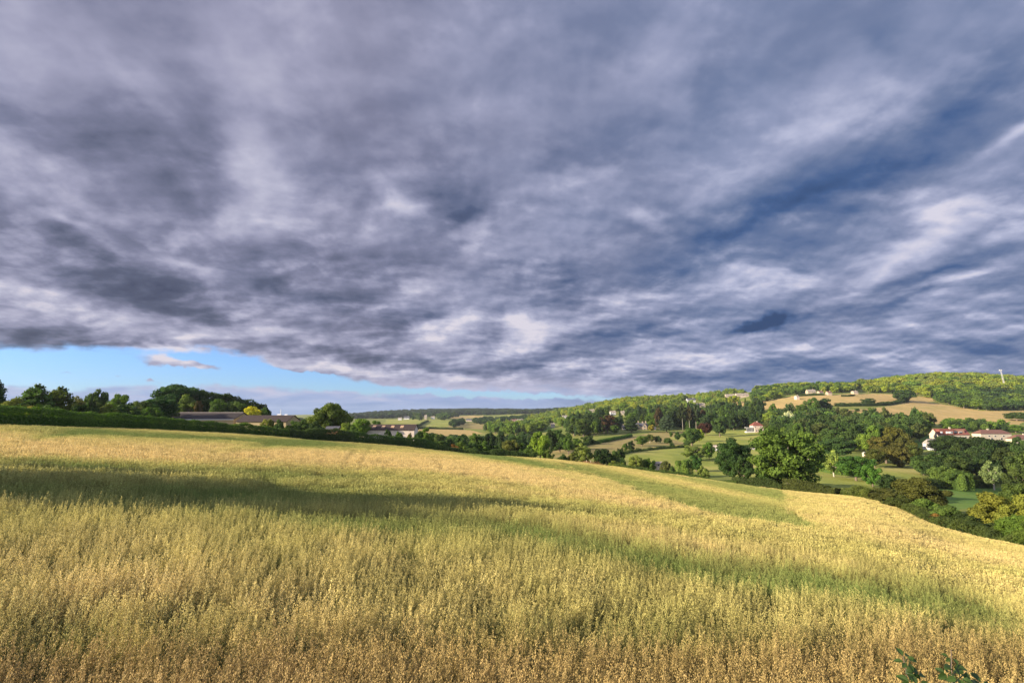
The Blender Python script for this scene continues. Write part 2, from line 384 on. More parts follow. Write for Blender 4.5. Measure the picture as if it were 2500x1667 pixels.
def hit(x, y, Y0=100.0, Y1=4000.0):
    """First point of the ground that the sight line through a photo pixel meets beyond Y0."""
    Ys = np.exp(np.linspace(math.log(Y0), math.log(Y1), 1500)); d = ray(x, y)
    P = d[None] * (Ys / d[1])[:, None]; g = gz(P[:, 0], P[:, 1])
    k = np.nonzero(P[:, 2] < g)[0]
    return P[k[0]] if len(k) else P[-1]
def edge_r(a):
    """Distance from the camera to the crop boundary, by azimuth."""
    ea = np.array([math.atan2(*(at(x, y, Yd)[:2])) for x, Yd, y in EDGE]); er = np.array([np.hypot(*at(x, y, Yd)[:2]) for x, Yd, y in EDGE])
    return np.interp(a, ea, er)

def inpoly(x, y, poly):
    x = np.asarray(x); y = np.asarray(y); c = np.zeros(x.shape, bool); n = len(poly)
    for i in range(n):
        x0, y0 = poly[i]; x1, y1 = poly[(i + 1) % n]
        if y0 == y1: continue
        m = ((y0 > y) != (y1 > y)) & (x < (x1 - x0) * (y - y0) / (y1 - y0) + x0)
        c ^= m
    return c

# ------------------------------------------------------------------ ground materials
def m_grass(name, a, b, c, sc=.02):
    m = Mat(name); w = m.world()
    col = m.ramp(m.noise(w, sc, 6, .6, .4), [(.32, a), (.5, b), (.68, c)])
    fine = m.noise(w, .9, 4, .7)
    patch = m.noise(m.mapping(w, (1, .35, 1), (0, 0, .4)), .11, 5, .65, .6)
    col = m.mix(m.math('MULTIPLY_ADD', patch, 2.2, -.75, clamp=True), m.mix(1.0, col, (.72, .78, .70), 'MULTIPLY'), m.mix(1.0, col, (1.22, 1.18, 1.15), 'MULTIPLY'))
    col = m.mix(m.math('MULTIPLY', fine, .5), col, tuple(v * .55 for v in b))
    return m.done(col, .95, .1, fine, .5, .25)
MAT_SOIL = m_grass('field_margin_soil', (.13, .10, .045), (.16, .12, .055), (.12, .12, .04))
MAT_ROUGH = m_grass('rough_grass', (.13, .17, .035), (.20, .22, .05), (.28, .25, .08))
MAT_PASTURE = m_grass('pasture_grass', (.18, .23, .045), (.29, .30, .065), (.42, .35, .12), .016)
MAT_GREEN = m_grass('meadow_grass', (.09, .17, .035), (.13, .21, .04), (.19, .24, .055), .03)
MAT_GOLD = m_grass('dry_field', (.40, .29, .11), (.48, .33, .135), (.36, .29, .10), .012)
MAT_PINK = m_grass('dry_pasture', (.36, .25, .12), (.30, .24, .09), (.22, .22, .07), .02)
MAT_TRACK = m_grass('track_gravel', (.46, .40, .33), (.52, .46, .38), (.42, .36, .29), .1)
MAT_WOODF = m_grass('woodland_floor', (.035, .045, .015), (.045, .055, .018), (.06, .06, .022), .05)
# outlines of the fields as they lie, (name, material, near limit, far limit, outline)
FIELDS = [
 ('dry_field', MAT_GOLD, 600, 1150, [(1880,1002),(2010,1000),(2100,1000),(2250,980),(2290,985),(2400,1003),(2480,1003),(2500,1000),(2500,1030),(2460,1048),(2400,1042),(2300,1038),(2100,1032),(2030,1032),(1980,1012),(1900,1014)]),
 ('dry_field', MAT_GOLD, 700, 1250, [(1840,985),(1900,976),(1935,966),(2000,965),(2080,961),(2185,962),(2250,968),(2310,975),(2250,984),(2180,986),(2100,988),(1990,990),(1930,1000),(1880,1002),(1850,994)]),
 ('dry_field', MAT_GOLD, 800, 1250, [(1755,975),(1840,982),(1905,972),(1935,968),(1930,975),(1850,1000),(1800,1004),(1758,1000)]),
 ('upper_pasture', MAT_PASTURE, 380, 760, [(1630,1068),(1700,1054),(1800,1052),(1880,1050),(1880,1075),(1850,1098),(1740,1092),(1710,1085),(1660,1078)]),
 ('lower_pasture', MAT_PASTURE, 200, 480, [(1500,1110),(1570,1098),(1640,1088),(1720,1082),(1860,1100),(1860,1170),(1700,1160),(1560,1135)]),
 ('dry_pasture', MAT_PINK, 250, 640, [(1345,1100),(1400,1090),(1480,1078),(1520,1066),(1600,1056),(1670,1052),(1700,1056),(1665,1070),(1700,1082),(1560,1098),(1500,1112),(1440,1120),(1345,1118)]),
 ('track', MAT_TRACK, 250, 420, [(1800,1094),(1880,1092),(1890,1101),(1812,1104)]),
 ('meadow', MAT_GREEN, 120, 320, [(2240,1185),(2330,1190),(2480,1190),(2460,1210),(2400,1235),(2330,1245),(2290,1235),(2240,1200)]),
 ('lawn', MAT_PASTURE, 150, 330, [(2120,1140),(2240,1140),(2250,1165),(2200,1172),(2130,1160)]),
 ('lawn', MAT_GREEN, 350, 470, [(2230,1078),(2275,1056),(2275,1074),(2240,1094)]),
 ('lawn', MAT_GREEN, 340, 430, [(2258,1086),(2300,1086),(2300,1100),(2258,1100)]),
 ('lawn', MAT_PASTURE, 140, 330, [(1860,1100),(1890,1100),(2100,1160),(2130,1190),(1990,1200),(1860,1170)]),
 ('meadow', MAT_GREEN, 350, 1100, [(1200,1082),(1290,1066),(1320,1040),(1355,1038),(1350,1050),(1300,1060),(1290,1095),(1200,1098)]),
 ('barley_field', MAT_GOLD, 500, 1100, [(1000,1049),(1080,1046),(1150,1050),(1180,1058),(1120,1066),(1010,1064)]),
 ('hill_field', MAT_PASTURE, 900, 1800, [(945,1024),(1100,1023),(1095,1042),(960,1043),(935,1036)]),
 ('hill_field', MAT_PINK, 800, 1800, [(1100,1034),(1205,1030),(1200,1048),(1080,1044)]),
 ('hill_field', MAT_PASTURE, 1300, 2600, [(1190,1018),(1250,1012),(1305,1013),(1300,1024),(1230,1025)]),
 ('barley_field', MAT_GOLD, 1500, 2900, [(1080,1018),(1120,1015),(1180,1014),(1180,1019),(1110,1022)]),
]
WOOD_POLYS = []                                          # filled in by the woods below
NA, NR = 900, 620
az_g = np.concatenate([np.linspace(-math.pi, -R(48), 60)[:-1], np.linspace(-R(48), R(48), NA), np.linspace(R(48), math.pi, 60)[1:]])
r_g = np.exp(np.concatenate([np.linspace(math.log(1.2), math.log(90), 150)[:-1], np.linspace(math.log(90), math.log(2200), NR - 210), np.linspace(math.log(2200), math.log(7000), 60)[1:]]))
GA, GR = np.meshgrid(az_g, r_g, indexing='ij')
GX, GY = GR * np.sin(GA), GR * np.cos(GA)
GZ = gz(GX, GY)
na_, nr_ = GX.shape
V = np.stack([GX.ravel(), GY.ravel(), GZ.ravel()], 1)
ii, jj = np.meshgrid(np.arange(na_ - 1), np.arange(nr_ - 1), indexing='ij')
q = (ii * nr_ + jj).ravel()
FACES = np.stack([q, q + 1, q + nr_ + 1, q + nr_], 1)[:, ::-1]
fx = V[FACES].mean(1)
px, py = proj(fx[:, 0], fx[:, 1], fx[:, 2])
fr = np.hypot(fx[:, 0], fx[:, 1]); fa_ = np.arctan2(fx[:, 0], fx[:, 1])
owner = np.zeros(len(FACES), int)
infield = (fr < edge_r(fa_) + .4) & (np.abs(fa_) < R(62))
wob = sfbm(fx[:, 0], fx[:, 1], 25, 3, 21)
for k, (nm, mt, y0, y1, poly) in enumerate(FIELDS):
    inside = inpoly(px + wob * 3.5, py + wob * .8, poly) & (fx[:, 1] > y0) & (fx[:, 1] < y1) & (owner == 0) & ~infield
    owner[inside] = k + 2
owner[infield] = 1
def sub_mesh(name, mask, mat, label=None):
    f = FACES[mask]
    if len(f) == 0: print('EMPTY FIELD', name); return
    u, inv = np.unique(f, return_inverse=True)
    me = mesh_np(name, V[u], inv.reshape(-1, 4), smooth=True)
    o = link(name, me, mat); o['kind'] = 'structure'
    return o
sub_mesh('ground', owner == 0, MAT_ROUGH)
sub_mesh('field_ground', owner == 1, MAT_SOIL)
for k, (nm, mt, *_) in enumerate(FIELDS): sub_mesh(nm, owner == k + 2, mt)
# ------------------------------------------------------------------ foliage
def leaf_mat(name, transl=.35, bright=1.0):
    m = Mat(name)
    oc = m.n('ShaderNodeObjectInfo').outputs['Color']
    tone = m.attr('tone'); sp = m.n('ShaderNodeSeparateColor'); m.put(sp.inputs[0], tone)
    v = sp.outputs[0]
    base = m.mix(m.math('MULTIPLY', v, .55), m.mix(1.0, oc, (.85, .90, .78), 'MULTIPLY'), m.mix(1.0, oc, (2.35, 2.15, 1.5), 'MULTIPLY'))
    n = m.noise(m.world(), .35, 3, .6)
    base = m.mix(m.math('MULTIPLY_ADD', n, .9, -.25, clamp=True), base, m.mix(1.0, base, (1.25, 1.12, .75), 'MULTIPLY'))
    tc_ = m.mix(1.0, base, (1.15, 1.35, .5), 'MULTIPLY')
    return m.done(base, .75, .15, transl=transl, tcol=tc_)
LEAF = leaf_mat('tree_leaves')
def bark_mat(name, c):
    m = Mat(name); n = m.noise(m.mapping(m.obj(), (6, 6, 1.2)), 3.0, 5, .7)
    return m.done(m.ramp(n, [(.35, tuple(v * .55 for v in c)), (.65, c)]), .9, .1, n, .6, .05)
BARK = bark_mat('bark_grey_brown', (.20, .15, .11)); BARK_PALE = bark_mat('bark_pale', (.48, .42, .33))

def leaf_quads(P, Nrm, size, g, aspect=.6, droop=None):
    """One small quad per point, facing roughly along Nrm."""
    n = len(P); Nrm = Nrm + g.normal(0, .55, (n, 3)); Nrm /= np.linalg.norm(Nrm, axis=1)[:, None] + 1e-9
    t = g.normal(0, 1, (n, 3)) if droop is None else np.tile(np.array([[0, 0, 1.0]]), (n, 1)) + g.normal(0, droop, (n, 3))
    t = t - (t * Nrm).sum(1)[:, None] * Nrm; t /= np.linalg.norm(t, axis=1)[:, None] + 1e-9
    b = np.cross(Nrm, t); s = (size * g.uniform(.6, 1.35, n))[:, None] if np.isscalar(size) else (size * g.uniform(.6, 1.35, n))[:, None]
    t = t * s; b = b * s * aspect; bend = Nrm * s * .18
    V = np.stack([P - t, P + b * 1.0 - bend, P + t, P - b - bend], 1).reshape(-1, 3)
    return V, np.arange(4 * n).reshape(-1, 4)
def crown_pts(kind, n, g):
    """Points, outward normals, leaf size factor and tone of a crown in a box 1 wide, 1 high, base at z=0."""
    P, Nn, T, S = [], [], [], []
    def clump(c, r, m, tone, flat=1.0):
        d = g.normal(0, 1, (m, 3)); d /= np.linalg.norm(d, axis=1)[:, None]
        rad = r * g.uniform(.5, 1.0, m) ** .5
        lump = 1 + .22 * np.sin(d[:, 0] * 5 + c[0] * 40) * np.sin(d[:, 1] * 5 + c[1] * 30 + d[:, 2] * 4)
        p = c + d * (rad * lump)[:, None] * np.array([1, 1, flat])
        P.append(p); nn = d.copy(); nn[:, 2] += .25; Nn.append(nn); T.append(np.full(m, tone) + g.normal(0, .12, m)); S.append(np.ones(m))
    if kind in ('round', 'oak', 'tall', 'bush', 'airy', 'willow'):
        k = {'round': 46, 'oak': 78, 'tall': 40, 'bush': 34, 'airy': 46, 'willow': 24}[kind]
        z0 = {'round': .07, 'oak': .11, 'tall': .07, 'bush': -.06, 'airy': .14, 'willow': .35}[kind]
        rz = (1 - z0) / 2; zc = z0 + rz
        lob = g.uniform(0, 6.28, 6)
        for i in range(k):
            ph = i * 2.39996 + g.normal(0, .3); cz = 1 - 2 * (i + .5) / k
            sr = math.sqrt(max(0, 1 - cz * cz)); f = g.uniform(.66, 1.02) if g.random() < .72 else g.uniform(.1, .6)
            wide = 1 + .16 * math.sin(2 * ph + lob[0]) + .12 * math.sin(3 * ph + lob[1]) + .08 * math.sin(4 * cz + lob[2])
            if kind == 'oak': wide *= 1.05 + .12 * math.sin(7 * cz + lob[3])
            if cz < 0: wide *= 1 + .1 * (-cz)
            r = g.uniform(.09, .155) * (.85 if kind == 'airy' else .95 if kind == 'oak' else 1) * (1.15 if kind == 'bush' else 1)
            c = np.array([math.cos(ph) * sr * (.5 - r * .75) * f * wide, math.sin(ph) * sr * (.5 - r * .75) * f * wide, zc + cz * (rz - r * .6) * f * (1 + .1 * math.sin(ph * 2 + lob[4]))])
            clump(c, r, int(n / k * (r / .118) ** 2), g.uniform(0, 1), .62 if kind == 'oak' else .8)
        if kind == 'willow':
            m = n // 2; ph = g.uniform(0, 6.28, m); st = (ph * 11).astype(int); gg = np.sin(st * 12.9) * .5 + .5
            rr_ = .30 + .20 * gg; z = g.uniform(.06, .78, m); rr2 = rr_ * (1.0 - .35 * np.clip(z - .45, 0, 1) * 2)
            P.append(np.stack([np.cos(ph) * rr2, np.sin(ph) * rr2, z * (.75 + .3 * gg)], 1)); Nn.append(np.stack([np.cos(ph), np.sin(ph), ph * 0 + .2], 1)); T.append(gg); S.append(np.ones(m))
    elif kind in ('conifer', 'cedar', 'pine', 'yewcone'):
        lay = {'conifer': 15, 'cedar': 13, 'pine': 7, 'yewcone': 16}[kind]
        zb = {'conifer': .10, 'cedar': .14, 'pine': .50, 'yewcone': .03}[kind]
        for l in range(lay):
            t = l / (lay - 1); z = zb + (1 - zb) * t * .96
            if kind in ('conifer', 'yewcone'): rad = .5 * (1 - t) ** .8 * (1 if t > .08 else .8) + .03
            elif kind == 'cedar': rad = .5 * (1 - t ** 2.2) ** .7 * g.uniform(.75, 1.1) + .07
            else: rad = .5 * math.sin(math.pi * (.25 + .7 * t)) * g.uniform(.8, 1.1)
            arms = 13 if kind != 'pine' else 7
            a0 = g.uniform(0, 6.28)
            for a in range(arms):
                an = a0 + a * 6.283 / arms + g.normal(0, .2); L = rad * g.uniform(.72, 1.12); m = max(6, int(n / lay / arms * (rad / .32)))
                s = g.uniform(.15, 1, m) ** .6; sp = (1 - s * .4) * L * .32
                x = math.cos(an) * L * s + g.normal(0, 1, m) * sp * .5; y = math.sin(an) * L * s + g.normal(0, 1, m) * sp * .5
                dz = (-.10 if kind != 'cedar' else .12) * s * L + g.normal(0, .016 if kind == 'cedar' else .019, m) + g.uniform(-.5, .5) * (1 - zb) / lay * (1.3 if kind == 'cedar' else .8)
                P.append(np.stack([x, y, z + dz], 1)); Nn.append(np.stack([np.cos(an) * np.full(m, .5), np.sin(an) * np.full(m, .5), np.full(m, .9)], 1)); T.append(np.full(m, g.uniform(0, .9))); S.append(np.ones(m))
    P = np.concatenate(P); return P, np.concatenate(Nn), np.clip(np.concatenate(T), 0, 1), np.concatenate(S)
def crown_mesh(name, kind, n, leaf, seed):
    g = np.random.default_rng(seed); P, Nn, T, S = crown_pts(kind, n, g)
    P[:, 2] = np.maximum(P[:, 2], .01)
    V_, F_ = leaf_quads(P, Nn, leaf * S, g, .62, droop=.35 if kind == 'willow' else None)
    return mesh_np(name, V_, F_, cols=np.repeat(T, 4)[:, None].repeat(3, 1))
def tube(path, radii, seg=7):
    path = np.array(path, float); V_, F_ = [], []
    for i, (p, r) in enumerate(zip(path, radii)):
        d = path[min(i + 1, len(path) - 1)] - path[max(i - 1, 0)]; d /= np.linalg.norm(d) + 1e-9
        a = np.cross(d, [0.3, 1, .2]); a /= np.linalg.norm(a) + 1e-9; b = np.cross(d, a)
        for k in range(seg):
            t = 6.28318 * k / seg; V_.append(p + (a * math.cos(t) + b * math.sin(t)) * r)
    for i in range(len(path) - 1):
        for k in range(seg): k2 = (k + 1) % seg; F_.append((i * seg + k, i * seg + k2, (i + 1) * seg + k2, (i + 1) * seg + k))
    V_.append(path[-1]); e = len(V_) - 1; l = (len(path) - 1) * seg
    for k in range(seg): F_.append((l + k, l + (k + 1) % seg, e, e))
    return np.array(V_), np.array(F_)
def trunk_mesh(name, kind, seed):
    g = np.random.default_rng(seed); Vs, Fs, o = [], [], 0
    top = {'conifer': .95, 'yewcone': .9, 'cedar': .9, 'pine': .9}.get(kind, .62); r0 = {'bush': .03, 'conifer': .028, 'pine': .022}.get(kind, .036)
    parts = [([(0, 0, -.04), (.004, 0, .03), (.01, .01, .2), (0, -.01, top * .7), (0, .01, top)], [r0 * 1.35, r0, r0 * .85, r0 * .5, r0 * .15])]
    for i in range(6 if kind not in ('conifer', 'yewcone') else 3):
        a = i * 1.05 + g.uniform(0, .5); z = g.uniform(.22, .5) if kind != 'pine' else g.uniform(.5, .8); L = g.uniform(.22, .36)
        parts.append(([(0, 0, z), (math.cos(a) * L * .5, math.sin(a) * L * .5, z + .12), (math.cos(a) * L, math.sin(a) * L, z + .26)], [r0 * .5, r0 * .32, r0 * .1]))
    for p, r in parts:
        v, f = tube(p, r, 7); Vs.append(v); Fs.append(f + o); o += len(v)
    F_ = np.concatenate(Fs); me = mesh_np(name, np.concatenate(Vs), F_, smooth=True); me.validate(); return me
KINDS_ = {'round': 3, 'oak': 3, 'tall': 3, 'bush': 3, 'airy': 2, 'willow': 1, 'conifer': 2, 'cedar': 2, 'pine': 2, 'yewcone': 1}
PROTO = {}
_s = 100
for k_, nv in KINDS_.items():
    for v_ in range(nv):
        for res, (n0, leaf) in {'hi': (20000, .020), 'mid': (6500, .031), 'lo': (1500, .056)}.items():
            _s += 1; me = crown_mesh('crown_' + k_, k_, n0, leaf if k_ != 'conifer' else leaf * .85, _s); me.materials.append(LEAF); PROTO[k_, v_, res] = me
        for pale in (0, 1):
            me = trunk_mesh('trunk_' + k_, k_, _s); me.materials.append(BARK_PALE if pale else BARK); PROTO[k_, v_, 'trunk', pale] = me
NAMES = {'round': 'broadleaf_tree', 'oak': 'oak_tree', 'tall': 'broadleaf_tree', 'bush': 'bush', 'airy': 'birch_tree', 'willow': 'willow_tree', 'conifer': 'conifer_tree', 'cedar': 'cedar_tree', 'pine': 'pine_tree', 'yewcone': 'yew_tree'}
G1, G2, G3, G4 = (.068, .118, .024), (.10, .16, .030), (.16, .22, .038), (.045, .080, .024)
DK, OL, YE, RD, SI, CF = (.028, .052, .017), (.13, .14, .035), (.34, .33, .03), (.055, .024, .020), (.30, .34, .26), (.038, .066, .028)
TREES = []
def tree_at(kind, X, Y, h, w, color, label, res=None, group=None, pale=0, z=None, cat=None):
    z = gz1(X, Y) if z is None else z
    r = math.hypot(X, Y); px_w = w / r * 532
    res = res or ('hi' if px_w > 26 else 'mid' if px_w > 9 else 'lo')
    v = random.randrange(KINDS_[kind])
    e = thing(NAMES[kind], label, cat or ('bush' if kind == 'bush' else 'tree'), (X, Y, z - .1), random.uniform(0, 6.28), group)
    for nm, me in (('trunk', PROTO[kind, v, 'trunk', pale]), ('crown', PROTO[kind, v, res])):
        o = bpy.data.objects.new(nm, me); COL.objects.link(o); o.parent = e; o.scale = (w, w, h)
        j = random.uniform(.88, 1.12); o.color = (color[0] * j * random.uniform(.94, 1.06), color[1] * j, color[2] * j, 1)
    TREES.append(e); return e
def tree_px(kind, x, ytop, wpx, Y, color, label, **kw):
    """A tree whose top shows at (x, ytop) and whose crown is wpx wide, Y metres ahead."""
    P = at(x, ytop, Y); z = gz1(P[0], P[1]); h = P[2] - z
    if h < 2.0 or h > 34: print('tree height %.1f' % h, kind, x, ytop, Y)
    return tree_at(kind, P[0], P[1], max(h, 1.6), wpx / F * Y * 1.02, color, label, **kw)

# hedges: a leafy band along a line on the ground
def hedge(name, path, w, h, color, label, leaf=.16, dens=26, zoff=0, group=None, cat='hedge', rough=.35, kind=None, dry=0.0, top_wob=1.0):
    g = np.random.default_rng(sum(map(ord, label)))
    path = np.array(path, float); seg = np.linalg.norm(np.diff(path[:, :2], axis=0), axis=1); L = seg.sum(); cs = np.concatenate([[0], np.cumsum(seg)])
    n = int(L * (w + 2 * h) * dens)
    s = g.uniform(0, L, n); X = np.interp(s, cs, path[:, 0]); Y = np.interp(s, cs, path[:, 1])
    Wd = np.interp(s, cs, path[:, 2]) if path.shape[1] > 2 else np.ones(n)
    i = np.clip(np.searchsorted(cs, s) - 1, 0, len(seg) - 1); T = (path[i + 1, :2] - path[i, :2]) / seg[i][:, None]; Nr = np.stack([T[:, 1], -T[:, 0]], 1)
    a = g.uniform(0, math.pi, n); rad = g.uniform(.72, 1, n) ** .5
    hh = h * Wd * (1 + rough * top_wob * sfbm(X, Y, 5.0, 3, 31) + .12 * sfbm(X, Y, 1.3, 2, 8))
    ww = w / 2 * Wd * (1 + rough * sfbm(X + 50, Y, 3.5, 3, 33))
    ca, sa = np.cos(a), np.sin(a); ca = np.sign(ca) * np.abs(ca) ** .6; sa = sa ** .6
    z = sa * hh * rad; off = ca * ww * rad
    XX = X + Nr[:, 0] * off; YY = Y + Nr[:, 1] * off
    P = np.stack([XX, YY, gz(XX, YY) + z + zoff], 1)
    Nn = np.stack([Nr[:, 0] * ca, Nr[:, 1] * ca, sa + .2], 1)
    V_, F_ = leaf_quads(P, Nn, np.full(n, leaf), g, .6)
    tone = np.clip(.5 + .5 * sfbm(XX, YY, 2.2, 2, 44) + g.normal(0, .15, n), 0, 1)
    # twiggy heart of the hedge, so that nothing lit behind shows through
    m_ = max(2, int(L / 1.5)); sc_ = np.linspace(0, L, m_); cx_ = np.interp(sc_, cs, path[:, 0]); cy_ = np.interp(sc_, cs, path[:, 1]); cw_ = np.interp(sc_, cs, path[:, 2]) if path.shape[1] > 2 else np.ones(m_)
    tx, ty = np.gradient(cx_), np.gradient(cy_); tl = np.hypot(tx, ty); nx, ny = ty / tl, -tx / tl
    prof = [(-.30, -.3), (-.34, .35), (-.2, .62), (.2, .62), (.34, .35), (.30, -.3)]
    CV = []
    for i_ in range(m_):
        hq = h * cw_[i_] * (1 + rough * top_wob * float(sfbm(np.array([cx_[i_]]), np.array([cy_[i_]]), 5.0, 3, 31)[0])); zq = gz1(cx_[i_], cy_[i_]) + zoff
        for a_1, b_1 in prof: CV.append((cx_[i_] + nx[i_] * a_1 * w * cw_[i_], cy_[i_] + ny[i_] * a_1 * w * cw_[i_], zq + b_1 * hq))
    CF_ = [(i_ * 6 + k, i_ * 6 + k + 1, (i_ + 1) * 6 + k + 1, (i_ + 1) * 6 + k) for i_ in range(m_ - 1) for k in range(5)]
    if not kind:
        F_ = np.concatenate([F_, np.array(CF_) + len(V_)]); V_ = np.concatenate([V_, np.array(CV)]); tone_c = np.zeros(len(CV))
    else: tone_c = np.zeros(0)
    c0 = np.array([path[0, 0], path[0, 1], gz1(path[0, 0], path[0, 1])])
    me = mesh_np(name, V_ - c0, F_, cols=np.concatenate([np.repeat(tone, 4), tone_c])[:, None].repeat(3, 1))
    o = link(name, me, LEAF, loc=c0); o.color = (*color, 1)
    if kind: o['kind'] = kind
    tag(o, label, cat, group); return o
# ------------------------------------------------------------------ trees that can be told apart
T = tree_px
# behind the long hedge, west of the barns
T('cedar', -12, 922, 60, 120, DK, 'dark layered evergreen cut by the western edge of the view')
T('bush', 32, 972, 74, 118, OL, 'low rounded olive-green bush beside the dark layered evergreen')
T('cedar', 92, 938, 78, 128, (.045, .085, .022), 'tall spiky green tree behind the hedge, western one of a touching pair')
T('cedar', 148, 944, 74, 133, (.07, .10, .02), 'spiky tree with rusty top behind the hedge, eastern one of a touching pair')
T('bush', 84, 984, 36, 112, (.16, .15, .03), 'small yellowish bush in front of the spiky pair')
T('round', 118, 986, 56, 116, G4, 'dark low bushy tree under the spiky pair', cat='tree')
T('airy', 190, 965, 52, 150, (.10, .10, .035), 'thin brownish tree between the spiky pair and the sparse one')
T('round', 205, 985, 60, 130, DK, 'dark squat tree close behind the hedge below the thin brownish one')
T('airy', 243, 944, 50, 170, (.045, .075, .025), 'sparse tree with see-through crown sticking up over its neighbours')
T('round', 222, 954, 26, 168, G4, 'small dark crown touching the western side of the see-through tree')
T('bush', 258, 986, 58, 135, (.09, .11, .03), 'mid-green bush below the see-through tree')
T('round', 293, 958, 62, 160, G1, 'neat dome-shaped green tree east of the see-through one')
T('round', 300, 985, 70, 140, G4, 'dark bushy tree in front of the dome-shaped one')
T('round', 345, 974, 56, 170, (.075, .10, .03), 'dull green tree in the dip before the tall dark clump')
T('bush', 340, 994, 60, 150, G1, 'low green bush in the dip before the tall dark clump')
T('oak', 398, 962, 84, 200, (.03, .07, .02), 'dark green shoulder tree on the western flank of the tall clump')
T('oak', 440, 929, 118, 235, (.028, .066, .020), 'tallest dark tree of the clump behind the long barn')
T('tall', 458, 963, 56, 226, (.11, .15, .035), 'light green tree standing before the tallest dark one')
T('round', 372, 990, 50, 160, G1, 'small green tree beside the hedge, west of the poles')
T('oak', 507, 944, 80, 240, (.035, .065, .018), 'dark crown just east of the tallest tree')
T('tall', 482, 972, 34, 226, (.075, .06, .025), 'brownish narrow tree behind the wooden pole')
T('oak', 550, 953, 76, 245, (.042, .068, .018), 'dark crown in the middle of the clump over the barn roof')
T('round', 536, 972, 56, 226, G1, 'green tree low behind the barn roof between the two poles')
T('oak', 594, 966, 72, 246, (.045, .07, .02), 'dark crown sloping down towards the yellow tree')
T('round', 575, 978, 58, 228, (.07, .11, .03), 'mid-green crown behind the chimney-like block on the barn')
T('oak', 632, 975, 56, 250, (.045, .065, .02), 'dark tree right behind the yellow tree')
T('round', 648, 992, 30, 240, G4, 'last small dark tree at the eastern end of the clump')
T('round', 617, 990, 54, 226, (.36, .34, .03), 'bright yellow-green tree rising over the end of the long barn roof')
T('round', 813, 974, 95, 192, (.075, .105, .022), 'big lone domed tree between the second and third barn')
for i, (x, y, w, Y, c, l) in enumerate([
    (716, 1024, 40, 172, G1, 'green bush against the eastern gable of the second barn'),
    (742, 1024, 44, 172, G4, 'dark bush between the second barn and the lone domed tree'),
    (772, 1028, 44, 170, DK, 'very dark bush at the foot of the lone domed tree'),
    (850, 1026, 40, 180, (.12, .17, .035), 'light green bush on the eastern foot of the lone domed tree'),
    (882, 1018, 52, 215, G2, 'bright rounded bush behind the western end of the third barn'),
    (916, 1024, 44, 225, G1, 'flat-topped bush behind the third barn roof'),
    (862, 1040, 36, 168, G1, 'bush before the western end of the third barn'),
    (655, 1019, 34, 168, OL, 'scruffy olive bush in front of the second barn roof'),
    (682, 1024, 30, 168, G4, 'small dark bush in front of the second barn roof'),
    (1038, 1041, 40, 190, G2, 'broad green tree beside the eastern gable of the third barn'),
    (1022, 1052, 26, 186, G4, 'dark bush touching the eastern gable of the third barn'),
    (948, 1046, 18, 182, DK, 'small dark bush hiding part of the pale barn wall'),
    (975, 1052, 20, 182, G1, 'green bush before the pale barn wall'),
    (1000, 1054, 12, 182, OL, 'narrow bush at the pale barn corner')]):
    T('bush' if y > 1019 and w < 50 else 'round', x, y, w, Y, c, l)
